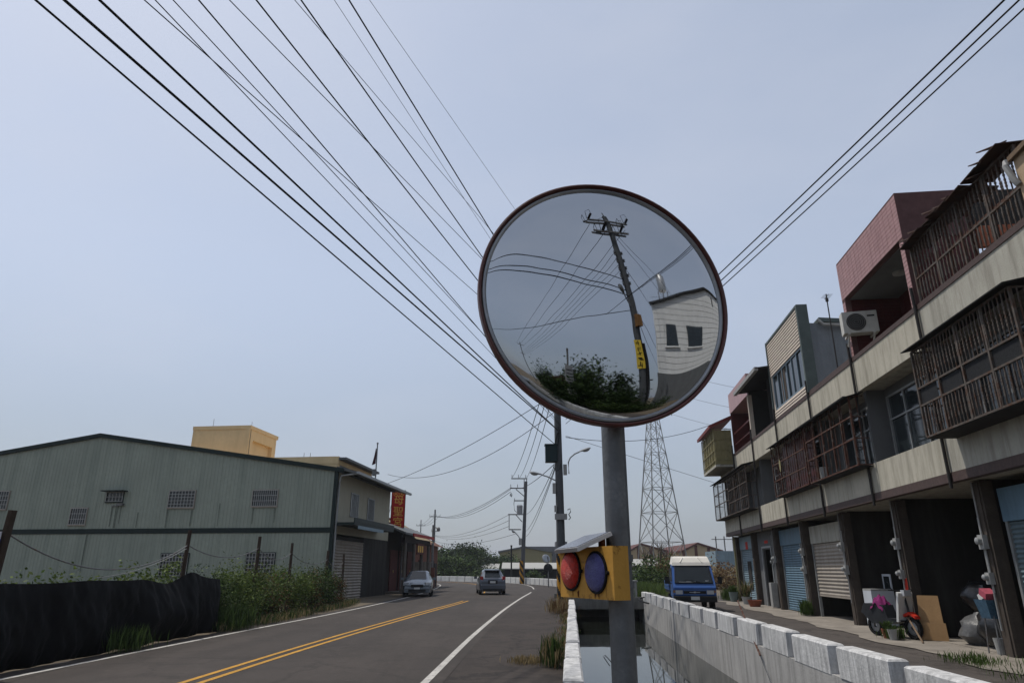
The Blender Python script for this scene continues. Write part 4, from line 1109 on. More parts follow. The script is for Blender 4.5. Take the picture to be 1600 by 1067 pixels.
# ---- air conditioners
m_acw = mat('ac_white', (.50, .49, .45), .55, .08, 6, streak=.25, dirt=(.25, .23, .19), sscale=10)
def ac_unit(label, s, off, z, rz=0):
    x, y = fw(s, off)
    t = thing('air_conditioner', label, 'air conditioner', (x, y, z), HR + rz)
    part('casing', m_acw, t, lambda b: b.box(-.42, .42, -.15, .15, 0, .58))
    part('fan_grille', m_canopy, t, lambda b: b.lathe([(.001, 0), (.23, 0), (.235, .012), (.22, .02), (.2, .012), (.001, .012)], 26, 0, Matrix.Rotation(R(-90), 3, 'X'), (.1, .151, .29)))
    part('grille_rings', m_boxg, t, lambda b: [b.lathe([(r, .02), (r + .008, .02), (r + .008, .028), (r, .028)], 24, 0, Matrix.Rotation(R(-90), 3, 'X'), (.1, .151, .29)) for r in (.05, .1, .15, .2)])
    part('badge_slot', m_black, t, lambda b: b.box(-.36, -.18, .15, .156, .42, .46))
    for sx in (-.30, .30): part('support_bracket', m_acw, t, lambda b: (b.box(sx - .025, sx + .025, -.3, .16, -.04, 0), b.obox((sx, -.02, -.16), (.04, .36, .04), Matrix.Rotation(R(42), 3, 'X'))))
    return t
ac_unit('white air conditioner outdoor unit mounted on the maroon tiled recess', .9 + 3.42, -.18, 7.35, R(82))
ac_unit('white air conditioner tucked behind the near edge of the pink tiled frame', .9 + .40, -.62, 7.6, R(82))
# ============================================================ LEFT SIDE: WAREHOUSE, YELLOW BUILDING, TEMPLE, BRICK HOUSE
m_green = mat('green_cladding', (.25, .282, .235), .5, .12, .5, .15, 6, streak=.5, dirt=(.12, .15, .125), sscale=2.2, squash=.05, spec=.3)
m_dgreen = mat('dark_green_trim', (.010, .020, .019), .5, .15, 4)
m_whitebar = mat('white_bars', (.38, .39, .38), .5, .08, 6)
m_ochre = mat('ochre_plaster', (.70, .52, .29), .9, .08, .6, .2, 30, streak=.2, dirt=(.36, .25, .12), sscale=2)
m_creamside = mat('cream_cladding', (.33, .31, .235), .7, .08, 1.5, streak=.3, dirt=(.22, .20, .15), sscale=4)
m_roofgrey = mat('roof_grey', (.12, .125, .125), .6, .15, 2)
W0 = Vector((-9.3, 36.5, 0)); WRZ = math.pi - math.atan2(.112, .994)
wx = Vector((-.9937, .112, 0)); wy = Vector((-.112, -.9937, 0))
def wf(px, py, off=0.0):            # photo pixel -> (along facade, height) on the gable wall
    d = ray(px, py); o = W0 + wy * off - Vector((0, 0, CAMZ))
    t = o.dot(wy) / d.dot(wy); p = d * t
    return (p - (W0 - Vector((0, 0, CAMZ)))).dot(wx), p.z + CAMZ
wh = thing('metal_warehouse', 'pale green corrugated metal warehouse with dark green trim and a low gable', 'warehouse', W0, WRZ)
WL_ = 28.0; WD = 10.0
gz = lambda x: 6.5 + .152 * (14 - abs(x - 14))
def ribwall(m, x0, x1, zb, zt, pitch=.20, amp=.018):
    pr = ((0, 0), (.5, 0), (.62, 1), (.88, 1))
    xs = []; x = x0
    while x < x1:
        for a, b in pr: xs.append((min(x + a * pitch, x1), b * amp))
        x += pitch
    vs = [(x, d, zb(x)) for x, d in xs] + [(x, d, zt(x)) for x, d in xs]; n = len(xs)
    m.add(vs, [(i, i + 1, n + i + 1, n + i) for i in range(n - 1)])
part('wall_cladding', m_green, wh, lambda m: ribwall(m, .0, WL_, lambda x: 3.5, gz))
part('wall_cladding', m_green, wh, lambda m: ribwall(m, .0, WL_, lambda x: 0, lambda x: 3.42))
part('trim_band', m_dgreen, wh, lambda m: m.box(-.03, WL_, -.06, .05, 3.34, 3.60))
def verge(m):
    for a, b in ((-.35, 14), (14, WL_ + .3)):
        za, zb = gz(a), gz(b)
        m.add([(a, -WD, za - .04), (b, -WD, zb - .04), (b, .14, zb - .04), (a, .14, za - .04), (a, -WD, za + .18), (b, -WD, zb + .18), (b, .14, zb + .18), (a, .14, za + .18)],
              [(0, 3, 2, 1), (4, 5, 6, 7), (0, 1, 5, 4), (1, 2, 6, 5), (2, 3, 7, 6), (3, 0, 4, 7)])
part('roof', m_dgreen, wh, verge)
part('corner_trim', m_dgreen, wh, lambda m: m.box(-.06, .14, -.10, .06, 0, 6.5))
part('back_wall', m_green, wh, lambda m: m.add([(0, -WD + .02, 0), (WL_, -WD + .02, 0), (WL_, -WD + .02, 6.5), (14, -WD + .02, 8.6), (0, -WD + .02, 6.5)], [(0, 1, 2, 3, 4)]))
part('far_side_wall', m_green, wh, lambda m: m.add([(WL_, 0, 0), (WL_, -WD, 0), (WL_, -WD, 6.5), (WL_, 0, 6.5)], [(0, 1, 2, 3)]))
def barred_window(t, x0, x1, z0, z1, nx, nz, trim=None, hood=False):
    if x1 < x0: x0, x1 = x1, x0
    wd = part('window', trim or m_shG, t, lambda m: (m.box(x0 - .04, x1 + .04, .0, .07, z1, z1 + .05), m.box(x0 - .04, x1 + .04, .0, .09, z0 - .07, z0), m.box(x0 - .04, x0, .0, .07, z0, z1), m.box(x1, x1 + .04, .0, .07, z0, z1)))
    part('pane', m_glass, wd, lambda m: m.box(x0, x1, .0, .028, z0, z1))
    for i in range(nx + 1):
        x = x0 + (x1 - x0) * i / nx
        inst('bar', plainbar_mesh(z1 - z0, .009, m_whitebar), wd, (x, .09, z0))
    for j in range(nz + 1):
        z = z0 + (z1 - z0) * j / nz
        part('rail', m_whitebar, wd, lambda m: m.box(x0, x1, .075, .105, z - .010, z + .010))
    return wd
for (xa, ya, xb, yb, nx, nz, tr) in ((-20, 768, 9, 795, 9, 4, None), (112, 794, 132, 819, 7, 3, None), (266, 767, 302, 792, 8, 5, None), (396, 766, 432, 790, 12, 3, None), (253, 865, 290, 899, 9, 6, m_dgreen), (386, 864, 426, 899, 9, 6, m_dgreen)):
    a = wf(xa, ya, .05); b_ = wf(xb, yb, .05)
    barred_window(wh, a[0], b_[0], b_[1], a[1], nx, nz, tr)
a = wf(168, 769, .05); b_ = wf(191, 783, .05)
hw = barred_window(wh, a[0], b_[0], b_[1], a[1], 5, 2, m_dgreen)
part('window_hood', m_dgreen, hw, lambda m: m.box(b_[0] - .25, a[0] + .1, .07, .5, a[1] + .02, a[1] + .07))
m_stain = mat('stain_dark', (.13, .15, .125), .9, .3, 8)
sx0, sz0 = wf(172, 787, .05); sx1, _ = wf(194, 787, .05)
part('exhaust_pipe', m_arm, wh, lambda m: (m.box(sx1, sx1 + .35, .02, .2, sz0 - .1, sz0 + .02), m.box(sx1 + .3, sx0 - .1, .03, .06, sz0 - .14, sz0 - .10)))
for px, y0_, y1_, w_ in ((176, 790, 822, .05), (184, 788, 824, .10), (190, 789, 818, .04), (262, 796, 824, .05), (300, 796, 822, .05), (396, 794, 818, .03), (430, 794, 816, .03), (136, 835, 893, .05), (216, 800, 824, .04), (344, 786, 822, .03)):
    a = wf(px, y0_, .02); b_ = wf(px, y1_, .02)
    part('rain_stain', m_stain, wh, lambda m: m.add([(a[0] - w_, .0225, a[1]), (a[0] + w_, .0225, a[1]), (a[0] + w_ * .5, .0225, b_[1]), (a[0] - w_ * .6, .0225, b_[1])], [(0, 1, 2, 3)]))
# street side of the warehouse
part('street_wall', m_creamside, wh, lambda m: m.box(-.02, .0, -WD, -.1, 3.3, 6.45))
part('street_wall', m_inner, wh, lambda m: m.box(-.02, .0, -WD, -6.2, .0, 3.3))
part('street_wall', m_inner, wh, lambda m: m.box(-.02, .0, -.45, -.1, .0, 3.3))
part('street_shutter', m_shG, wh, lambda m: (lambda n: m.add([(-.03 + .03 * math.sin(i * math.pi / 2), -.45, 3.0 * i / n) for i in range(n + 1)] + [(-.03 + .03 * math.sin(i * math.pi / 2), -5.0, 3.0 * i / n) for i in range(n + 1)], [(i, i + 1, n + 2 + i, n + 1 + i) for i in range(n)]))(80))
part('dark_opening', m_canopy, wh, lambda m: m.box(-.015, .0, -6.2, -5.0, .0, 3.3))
for y0, y1 in ((-3.6, -2.3), (-6.6, -5.3)):
    wd = part('window', m_frame, wh, lambda m: (m.box(-.07, -.02, y0, y1, 5.55, 5.62), m.box(-.07, -.02, y0, y1, 4.3, 4.37), m.box(-.07, -.02, y0, y0 + .06, 4.3, 5.62), m.box(-.07, -.02, y1 - .06, y1, 4.3, 5.62)))
    part('pane', m_glass, wd, lambda m: m.box(-.035, -.021, y0, y1, 4.3, 5.6))
    for k in range(1, 6): inst('bar', plainbar_mesh(1.25, .012, m_frame), wd, (-.085, y0 + (y1 - y0) * k / 6, 4.33))
part('eave', m_roofgrey, wh, lambda m: m.add([(.05, -WD - 1.2, 6.62), (.05, .0, 6.62), (-1.05, .0, 6.35), (-1.05, -WD - 1.2, 6.35), (.05, -WD - 1.2, 6.74), (.05, .0, 6.74), (-1.05, .0, 6.47), (-1.05, -WD - 1.2, 6.47)], [(0, 3, 2, 1), (4, 5, 6, 7), (0, 1, 5, 4), (1, 2, 6, 5), (2, 3, 7, 6), (3, 0, 4, 7)]))
part('gutter', m_frame, wh, lambda m: m.box(-1.17, -1.05, -WD - 1.2, 0, 6.33, 6.47))
part('awning', m_dgreen, wh, lambda m: (m.box(-1.1, -.02, -7.5, -.1, 3.72, 3.86), m.box(-1.12, -1.06, -7.5, -.1, 3.86, 4.1)))
part('awning_board', m_shB2, wh, lambda m: m.box(-1.14, -1.122, -5.2, -.6, 3.55, 3.72))
part('drain_pipe', m_frame, wh, lambda m: m.tube([(-1.0, -.08, 6.35), (-.2, -.08, 6.25), (-.12, -.08, 5.9), (-.12, -.08, 3.2), (-.12, -.1, 0)], .05, 8), True)
part('inner_box', m_canopy, wh, lambda m: m.box(.05, .4, -WD + .1, -.3, 0, 3.2))
# ochre building behind
yb_ = thing('ochre_building', 'ochre plastered flat roofed building with a stair tower behind the green warehouse', 'building', W0 + wy * -10.2, WRZ)
part('wall', m_ochre, yb_, lambda m: m.box(3.9, 17, -7.5, -.0, 0, 8.45))
part('parapet', m_ochre, yb_, lambda m: (m.box(3.85, 17, -.25, .03, 8.45, 8.95), m.box(3.85, 4.1, -7.5, -.25, 8.45, 8.9)))
part('roof_slab', m_roofgrey, yb_, lambda m: m.box(3.3, 3.85, -7.7, .0, 8.72, 8.88))
part('side_panel', m_roofgrey, yb_, lambda m: m.box(3.87, 3.9, -7.3, -.4, 6.2, 8.4))
ta = [W0.lerp(W0, 0)]
def yloc(px, py, Y):
    p = at_y(px, py, Y) - (W0 + wy * -10.2); return p.dot(wx), p.dot(wy), p.z
x1_, y1_, z1_ = yloc(291, 662, 49); x0_, y0_, _ = yloc(388, 660, 48); x0_ += .6
st = part('stair_tower', m_ochre, yb_, lambda m: m.box(x0_ + .25, x1_, -5.8, -1.6, 8.3, 11.35))
part('tower_cornice', m_ochre, st, lambda m: m.box(x0_ - .1, x1_ + .02, -6.2, -1.55, 11.35, 11.62))
part('tower_frame', m_ochre, st, lambda m: (m.box(x0_ - .05, x0_ + .25, -2.2, -1.55, 8.3, 11.35), m.box(x0_ - .05, x0_ + .25, -6.0, -5.4, 8.3, 11.35), m.box(x0_ - .05, x0_ + .25, -5.4, -2.2, 10.6, 11.35)))
for px in (322, 387, 489, 499):
    a = yloc(px, 665 if px < 400 else 712, 49)
    part('lightning_rod', m_arm, yb_, lambda m: m.cyl((a[0], -1.7 if px < 400 else -.1, 8.8), (a[0], -1.7 if px < 400 else -.1, 12.2 if px == 322 else (11.9 if px < 400 else 9.25)), .02, .015, 5))
# flag pole
fp = at_y(590, 694, 47.2)
ft = thing('flag_pole', 'tall steel flag pole with a limp dark flag behind the temple awning', 'flagpole', (fp.x, fp.y, 0))
part('pole', m_galv, ft, lambda m: m.cyl((0, 0, 0), (0, 0, fp.z), .06, .04, 10), True)
part('finial', m_galv, ft, lambda m: m.lathe([(.04, fp.z), (.08, fp.z + .06), (.05, fp.z + .12), (.001, fp.z + .14)], 10))
def flag(m):
    n = 8; vs = []
    for i in range(n + 1):
        t = i / n; z = fp.z - .25 - t * 1.1
        for j in range(4):
            vs.append((-.05 - j * .07 * (.3 + .9 * t), .05 * math.sin(j * 2.1 + t * 4), z - j * .03))
    m.add(vs, [(4 * i + j, 4 * i + j + 1, 4 * i + j + 5, 4 * i + j + 4) for i in range(n) for j in range(3)])
part('flag', mat('flag_cloth', (.05, .012, .02), .9, .3, 6), ft, flag)
part('loudspeaker', m_arm, ft, lambda m: (m.box(-.22, .02, -.15, .15, at_y(590, 743, 47.2).z, at_y(590, 733, 47.2).z), m.box(-.2, .05, -.12, .12, at_y(588, 801, 47.2).z, at_y(588, 795, 47.2).z)))

# temple
TW = W0 + wy * -11.3 + wx * .35
tm = thing('street_temple', 'low street temple with a dark pillared porch under a red edged awning', 'temple', TW, WRZ)
m_dkred = mat('temple_red', (.07, .014, .012), .7, .25, 4, streak=.3)
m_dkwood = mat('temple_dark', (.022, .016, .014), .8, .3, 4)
m_stone = mat('temple_stone', (.12, .105, .09), .8, .2, 3, streak=.3)
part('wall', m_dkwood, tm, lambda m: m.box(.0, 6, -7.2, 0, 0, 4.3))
part('porch_roof', m_roofgrey, tm, lambda m: m.add([(.4, .9, 4.45), (.4, -7.3, 4.45), (-1.45, -7.3, 3.75), (-1.45, .9, 3.75), (.4, .9, 4.58), (.4, -7.3, 4.58), (-1.45, -7.3, 3.88), (-1.45, .9, 3.88)], [(0, 3, 2, 1), (4, 5, 6, 7), (0, 1, 5, 4), (1, 2, 6, 5), (2, 3, 7, 6), (3, 0, 4, 7)]))
part('red_fascia', mat('fascia_red', (.32, .03, .025), .6, .2, 4), tm, lambda m: m.box(-1.52, -1.45, -7.4, -1.0, 3.70, 3.9))
part('porch_beam', m_dkwood, tm, lambda m: m.box(-1.25, -1.05, -7.2, .3, 3.25, 3.6))
for k, y in enumerate((-.2, -2.6, -4.9, -7.1)):
    part('pillar', m_stone, tm, lambda m: (m.cyl((-1.15, y, .35), (-1.15, y, 3.25), .13, .12, 12), m.box(-1.35, -.95, y - .25, y + .25, 0, .35)))
for y in (-1.5, -3.8, -6.0):
    dr = part('door', m_dkred, tm, lambda m: m.box(-.06, .0, y - .9, y + .9, .1, 2.8))
    part('door_ring', mat('brass', (.35, .24, .07), .4, .1, 5, metal=.7), dr, lambda m: m.lathe([(.07, 0), (.09, .02), (.07, .03)], 12, 0, Matrix.Rotation(R(-90), 3, 'Y'), (-.07, y + .15, 1.4)))
m_gold = mat('gold_paint', (.62, .36, .06), .5, .15, 8)
pq = part('name_plaque', m_dkred, tm, lambda m: m.box(-1.33, -1.26, -4.9, -2.9, 2.55, 3.3))
part('plaque_marks', m_gold, pq, lambda m: [m.box(-1.345, -1.332, -4.6 + .6 * k, -4.25 + .6 * k, 2.7, 3.15) for k in range(3)])
part('step', m_stone, tm, lambda m: m.box(-1.6, .0, -7.3, .4, .0, .14))
part('incense_burner', m_dkred, tm, lambda m: m.lathe([(.18, .14), (.3, .3), (.42, .6), (.45, .95), (.5, 1.0), (.44, 1.02), (.001, .9)], 16, 0, None, (-1.75, -1.0, -.13)))
# red sign with gilded characters
sp_ = at_y(622, 795, 50.5)
sg = thing('temple_sign', 'tall red vertical signboard with gold characters standing above the temple awning', 'sign', (sp_.x, sp_.y, 0), R(8))
m_sred = mat('sign_red', (.36, .014, .012), .5, .12, 3, streak=.25, dirt=(.2, .01, .01))
u = 50.5 / 1090
hw, hh = 10.3 * u, 28 * u
part('board', m_sred, sg, lambda m: m.box(-hw, hw, -.06, .06, sp_.z - hh, sp_.z + hh))
part('board_frame', m_dkwood, sg, lambda m: (m.box(-hw - .03, -hw, -.08, .08, sp_.z - hh, sp_.z + hh), m.box(hw, hw + .03, -.08, .08, sp_.z - hh, sp_.z + hh), m.box(-hw - .03, hw + .03, -.08, .08, sp_.z + hh, sp_.z + hh + .04)))
part('post', m_arm, sg, lambda m: m.cyl((hw - .06, .1, 0), (hw - .06, .1, sp_.z + hh), .06, .06, 8))
part('stay_wire', m_arm, sg, lambda m: m.tube([(-hw, .1, sp_.z + .4), (-hw - .55, .6, sp_.z - 2.0)], .015, 5))
for i, ch in enumerate('母聖宮'):
    me = text_mesh(ch, .74); me.materials.append(m_gold)
    o = inst('character', me, sg, (.02, -.066, sp_.z + [.58, -.22, -.98][i]), (R(90), 0, 0))
for k in (-1, 1):
    part('emblem_ring', m_gold, sg, lambda m: (m.lathe([(.14, -.003), (.17, 0), (.14, .003)], 20, 0, Matrix.Rotation(R(90), 3, 'X'), (k * .21, -.066, sp_.z + 1.07)), m.box(k * .21 - .05, k * .21 + .05, -.068, -.062, sp_.z + 1.02, sp_.z + 1.12)))
# brick houses with tiled roofs
m_rbrick = mat('old_brick', (.15, .062, .042), .9, .3, 6, .4, 30, streak=.4, dirt=(.06, .035, .03))
m_tile = mat('roof_tile_tan', (.30, .235, .15), .85, .2, 5, streak=.3)
m_tile2 = mat('roof_tile_brown', (.16, .085, .065), .85, .25, 5)
def brick_house(label, x0, y0, L, D, eave, ridge, rmat, wmat):
    t = thing('brick_house', label, 'house', (x0, y0, 0), R(-5))
    part('wall', wmat, t, lambda m: (m.box(-D, 0, 0, L, 0, eave), m.prism([(-D, eave), (0, eave), (-D / 2, ridge - .1)], lambda u_, v_, w_: (u_, w_, v_), .02, L - .02)))
    n = int(L / .12)
    def slope(m, xa, za, xb, zb):
        vs = []
        for i in range(n + 1):
            d = .035 * (1 if i % 2 else -.2)
            y = -.3 + (L + .6) * i / n
            vs += [(xa, y, za + d), (xb, y, zb + d)]
        m.add(vs, [(2 * i, 2 * i + 1, 2 * i + 3, 2 * i + 2) for i in range(n)])
    part('roof', rmat, t, lambda m: (slope(m, .45, eave - .12, -D / 2, ridge), slope(m, -D - .45, eave - .12, -D / 2, ridge)))
    part('ridge_cap', wmat, t, lambda m: m.box(-D / 2 - .14, -D / 2 + .14, -.3, L + .3, ridge - .02, ridge + .14))
    wd = part('window', m_dkwood, t, lambda m: m.box(-.01, .05, L * .3, L * .3 + 1.2, 1.1, 2.3))
    part('door', m_dkwood, t, lambda m: m.box(-.01, .05, L * .65, L * .65 + 1.0, .05, 2.1))
    return t
brick_house('tan roofed brick house beside the temple porch', -8.0, 58.5, 5.0, 5.5, 3.9, 5.6, m_tile, m_rbrick)
brick_house('small dark brick house with brown tiles at the road bend', -7.6, 65.0, 4.2, 4.5, 3.7, 5.0, m_tile2, m_rbrick)
gp = at_z(668, 930); 
o = MB(); o.box(-1.3, 1.3, -.12, .12, 0, 2.0); o.box(-1.38, 1.38, -.16, .16, 2.0, 2.1); 
tag(o.build('screen_wall', mat('screen_wall_grey', (.24, .22, .19), .9, .15, 3, streak=.4), None, False, (-7.7, 56.2, 0), R(4)), 'grey plastered screen wall with a coping beside the parked sedan', 'wall')
wp = thing('gate_post', 'slim dark gate post with a lantern arm before the brick houses', 'post', (-7.2, 64.3, 0))
part('post', m_arm, wp, lambda m: m.cyl((0, 0, 0), (0, 0, 5.4), .12, .10, 8))
part('lantern_arm', m_arm, wp, lambda m: m.bar((0, 0, 5.2), (.5, -.3, 5.1), .08))
part('lantern', m_arm, wp, lambda m: m.lathe([(.05, 5.2), (.16, 5.1), (.16, 4.85), (.03, 4.8)], 8, 0, None, (.5, -.3, 0)))
part('base_block', m_rbrick, wp, lambda m: m.box(-.25, .25, -.25, .25, 0, 1.7))
# ============================================================ VEGETATION
def leafmat(name, col, var=.45, trans=.3):
    m = bpy.data.materials.new(name); m.use_nodes = True; nt = m.node_tree; nt.nodes.clear(); L = nt.links.new
    out = nt.nodes.new('ShaderNodeOutputMaterial'); ge = nt.nodes.new('ShaderNodeNewGeometry')
    df = nt.nodes.new('ShaderNodeBsdfPrincipled'); df.inputs['Roughness'].default_value = .55; df.inputs['Specular IOR Level'].default_value = .08
    tr = nt.nodes.new('ShaderNodeBsdfTranslucent'); mx = nt.nodes.new('ShaderNodeMixShader'); mx.inputs['Fac'].default_value = trans
    cm = nt.nodes.new('ShaderNodeMix'); cm.data_type = 'RGBA'
    cm.inputs['A'].default_value = (*[c * (1 - var) for c in col], 1); cm.inputs['B'].default_value = (*[min(1, c * (1 + var)) for c in col], 1)
    L(ge.outputs['Random Per Island'], cm.inputs['Factor'])
    L(cm.outputs['Result'], df.inputs['Base Color']); L(cm.outputs['Result'], tr.inputs['Color'])
    L(df.outputs['BSDF'], mx.inputs[1]); L(tr.outputs['BSDF'], mx.inputs[2]); L(mx.outputs['Shader'], out.inputs['Surface'])
    return m
m_leafD = leafmat('leaf_dark', (.026, .045, .014), .45, .18); m_leafM = leafmat('leaf_mid', (.055, .085, .022), .5, .22); m_leafL = leafmat('leaf_light', (.10, .135, .034), .45, .3)
m_leafF = leafmat('leaf_far', (.020, .034, .012), .5, .08); m_leafF2 = leafmat('leaf_far_bright', (.05, .08, .02), .5, .15)
m_leafB = leafmat('leaf_brown', (.105, .06, .03)); m_grass = leafmat('grass_green', (.055, .088, .025)); m_straw = leafmat('grass_straw', (.25, .19, .10))
m_bark = mat('bark', (.09, .07, .05), .95, .3, 6, .5, 20)
def quads_obj(name, P, m, parent=None, loc=None):
    """P: (n, 4, 3) leaf quads"""
    n = len(P); me = bpy.data.meshes.new(name)
    me.vertices.add(n * 4); me.vertices.foreach_set('co', P.reshape(-1).astype(np.float32))
    me.loops.add(n * 4); me.loops.foreach_set('vertex_index', np.arange(n * 4, dtype=np.int32))
    me.polygons.add(n); me.polygons.foreach_set('loop_start', np.arange(0, n * 4, 4, dtype=np.int32))
    me.update(calc_edges=True)
    for mm in (m if isinstance(m, (list, tuple)) else [m]): me.materials.append(mm)
    if isinstance(m, (list, tuple)):
        rg = np.random.default_rng(n); me.polygons.foreach_set('material_index', rg.integers(0, len(m), n).astype(np.int32))
    o = bpy.data.objects.new(name, me); COL.objects.link(o)
    if parent is not None: o.parent = parent
    if loc is not None: o.location = loc
    return o
def leaf_quads(C, size, rg, up=.35, aspect=.5):
    n = len(C)
    d = rg.normal(size=(n, 3)); d[:, 2] *= .6; d /= np.linalg.norm(d, axis=1)[:, None]
    nr = rg.normal(size=(n, 3)); nr[:, 2] += up * 2; s = np.cross(d, nr); s /= np.linalg.norm(s, axis=1)[:, None] + 1e-9
    l = size * rg.uniform(.6, 1.4, n)[:, None]
    return np.stack([C - d * l * .5, C + s * l * aspect * .5, C + d * l * .5, C - s * l * aspect * .5], 1)
def clump_points(rg, n, radii, k=14, spread=.34, flat=0.0):
    cs = rg.normal(size=(k, 3)); cs /= np.linalg.norm(cs, axis=1)[:, None]; cs *= (rg.uniform(.35, .95, k) ** .7)[:, None]
    w = rg.integers(0, k, n)
    p = cs[w] + rg.normal(size=(n, 3)) * spread * rg.uniform(.55, 1.1, k)[w][:, None]
    return p * np.array(radii)
def shrub(name, label, cat, loc, radii, n, size, m, seed, group=None, stems=4, k=14, spread=.34):
    rg = np.random.default_rng(seed)
    t = thing(name, label, cat, loc, 0, group)
    p = clump_points(rg, n, radii, k, spread) + np.array([0, 0, radii[2] * .95]); p[:, 2] = np.abs(p[:, 2]) + .02
    quads_obj('foliage', leaf_quads(p, size, rg), m, t)
    def st(b):
        r2 = random.Random(seed)
        for _ in range(stems):
            a = r2.uniform(0, 6.28); q = (math.cos(a) * radii[0] * .5, math.sin(a) * radii[1] * .5, radii[2] * r2.uniform(.9, 1.6))
            b.tube([(q[0] * .15, q[1] * .15, 0), (q[0] * .5, q[1] * .5, q[2] * .5), q], [.02, .014, .006], 5)
    part('stem', m_bark, t, st)
    return t
def tree(label, loc, h, radii, n, size, m, seed, group=None, trunk=.16, cz=None, k=22):
    rg = np.random.default_rng(seed); t = thing('tree', label, 'tree', loc, 0, group)
    cz = cz if cz is not None else h - radii[2]
    p = clump_points(rg, n, radii, k, .30) + np.array([0, 0, cz]); p[:, 2] = np.maximum(p[:, 2], .1)
    quads_obj('crown', leaf_quads(p, size, rg), m, t)
    def tr(b):
        b.tube([(0, 0, 0), (.05, 0, cz * .5), (.0, .05, cz)], [trunk, trunk * .8, trunk * .5], 8)
        r2 = random.Random(seed)
        for _ in range(6):
            a = r2.uniform(0, 6.28); z0 = cz * r2.uniform(.4, .9)
            b.tube([(0, 0, z0), (math.cos(a) * radii[0] * .35, math.sin(a) * radii[1] * .35, z0 + radii[2] * .4), (math.cos(a) * radii[0] * .7, math.sin(a) * radii[1] * .7, z0 + radii[2] * .7)], [trunk * .5, trunk * .3, trunk * .1], 5)
    part('trunk', m_bark, t, tr, True)
    return t
def blades(rg, C, h, w=.012, lean=.45):
    n = len(C); a = rg.uniform(0, 6.283, n); hh = h * rg.uniform(.4, 1.2, n)
    dx = np.stack([np.cos(a), np.sin(a), np.zeros(n)], 1); sd = np.stack([-np.sin(a), np.cos(a), np.zeros(n)], 1)
    ln = rg.uniform(.05, lean, n)[:, None] * hh[:, None]
    z = np.array([0, 0, 1.0])
    m1 = C + dx * ln * .35 + z * hh[:, None] * .6; tip = C + dx * ln + z * hh[:, None]
    return np.stack([C - sd * w, C + sd * w, m1 + sd * w * .8, tip], 1), np.stack([C - sd * w, m1 + sd * w * .8, tip, m1 - sd * w * .8], 1)
def tuft(label, loc, rx, ry, h, n, seed, m=None, name='grass_tuft', group=None, lean=.5):
    rg = np.random.default_rng(seed)
    C = np.stack([rg.normal(0, rx * .45, n), rg.normal(0, ry * .45, n), np.zeros(n)], 1)
    _, P = blades(rg, C, h, .010 + h * .008, lean)
    o = quads_obj(name, P, m or [m_grass, m_grass, m_straw], None, loc)
    return tag(o, label, 'grass', group, 'stuff')
# hedge of creepers between the net and the warehouse corner
i = 0
for y, r, hgt, mm, lb in ((19.9, .8, 1.35, [m_leafM, m_leafD], 'dark green creeper bush beside the end of the black net'),
                   (21.6, .95, 1.55, [m_leafM, m_leafL], 'bright leaved creeper bush climbing the second bare fence post'),
                   (23.6, .95, 1.45, [m_leafM, m_leafD, m_leafB], 'mixed green and brown creeper bush between two fence posts'),
                   (25.6, .95, 1.5, [m_leafL, m_leafM], 'yellow green creeper bush around a leaning fence post'),
                   (27.7, .95, 1.35, [m_leafD, m_leafB, m_leafM], 'brownish creeper bush under the warehouse wall'),
                   (29.7, .9, 1.55, [m_leafD, m_leafM], 'dark creeper bush before the warehouse corner'),
                   (31.6, .8, 1.2, [m_leafB, m_leafD], 'withered brown creeper bush at the warehouse corner')):
    i += 1
    x = -8.25 + .03 * (y - 19)
    shrub('creeper_bush', lb, 'bush', (x, y, 0), (.75, r, hgt * .5), 7000, .075, mm, 40 + i, 'creepers along the field fence')
for k, (y, hgt) in enumerate(((9.0, 1.1), (10.8, 1.25), (12.6, 1.2), (14.6, 1.25), (16.6, 1.35), (18.0, 1.5))):
    shrub('field_creeper', 'light green creeper growing over the black net from the field', 'bush', (-8.75, y, 0), (.6, 1.05, hgt * .6), 2200, .085, [m_leafL, m_leafM], 70 + k, 'creepers behind the black net', k=26, spread=.2)
# grass and litter strips
def strip_grass(name, label, pts, width, n, h, seed, ms, lean=.6):
    rg = np.random.default_rng(seed); pts = np.array(pts, float); seg = rg.integers(0, len(pts) - 1, n); t = rg.random(n)[:, None]
    C2 = pts[seg] * (1 - t) + pts[seg + 1] * t + rg.normal(0, width, (n, 2))
    hv = rg.random(n); C = np.concatenate([C2, np.full((n, 1), .008)], 1)
    keep = (np.sin(C2[:, 1] * 2.1) + np.sin(C2[:, 1] * .83 + 1) + rg.normal(0, .7, n)) > -.6
    _, P = blades(rg, C[keep], h, .010, lean)
    o = quads_obj(name, P, ms); tag(o, label, 'grass', None, 'stuff'); return o
strip_grass('verge_grass', 'dry and green grass along the foot of the net and hedge', [(-7.5, 18.5), (-7.3, 21), (-7.2, 24), (-7.15, 27), (-7.1, 31), (-7.6, 35)], .17, 6500, .24, 5, [m_grass, m_straw, m_leafD])
tuft('thick green grass tuft in front of the black net', (-7.5, 14.4, 0), .35, .7, .45, 380, 11, [m_grass, m_leafD])
tuft('dark grass tuft at the end of the black net', (-7.4, 19.3, 0), .6, .9, .6, 600, 12, [m_leafD, m_grass])
tuft('tall green grass tuft growing against the parapet by the shoulder', (.66, 12.2, 0), .17, .28, .46, 380, 13, [m_grass, m_leafD, m_straw])
tuft('short straw tuft beside the tall grass on the shoulder', (.25, 12.6, 0), .35, .3, .13, 300, 14, [m_straw])
tuft('dry brown weeds at the foot of the striped pole', (1.75, 26.6, 0), .5, .9, .55, 500, 15, [m_straw, m_leafB])
strip_grass('shoulder_weeds', 'sparse dry weeds and litter along the foot of the parapet', [(.75, 11), (1.15, 16), (1.75, 23), (2.1, 27.5)], .13, 2600, .13, 6, [m_straw, m_leafB, m_grass])
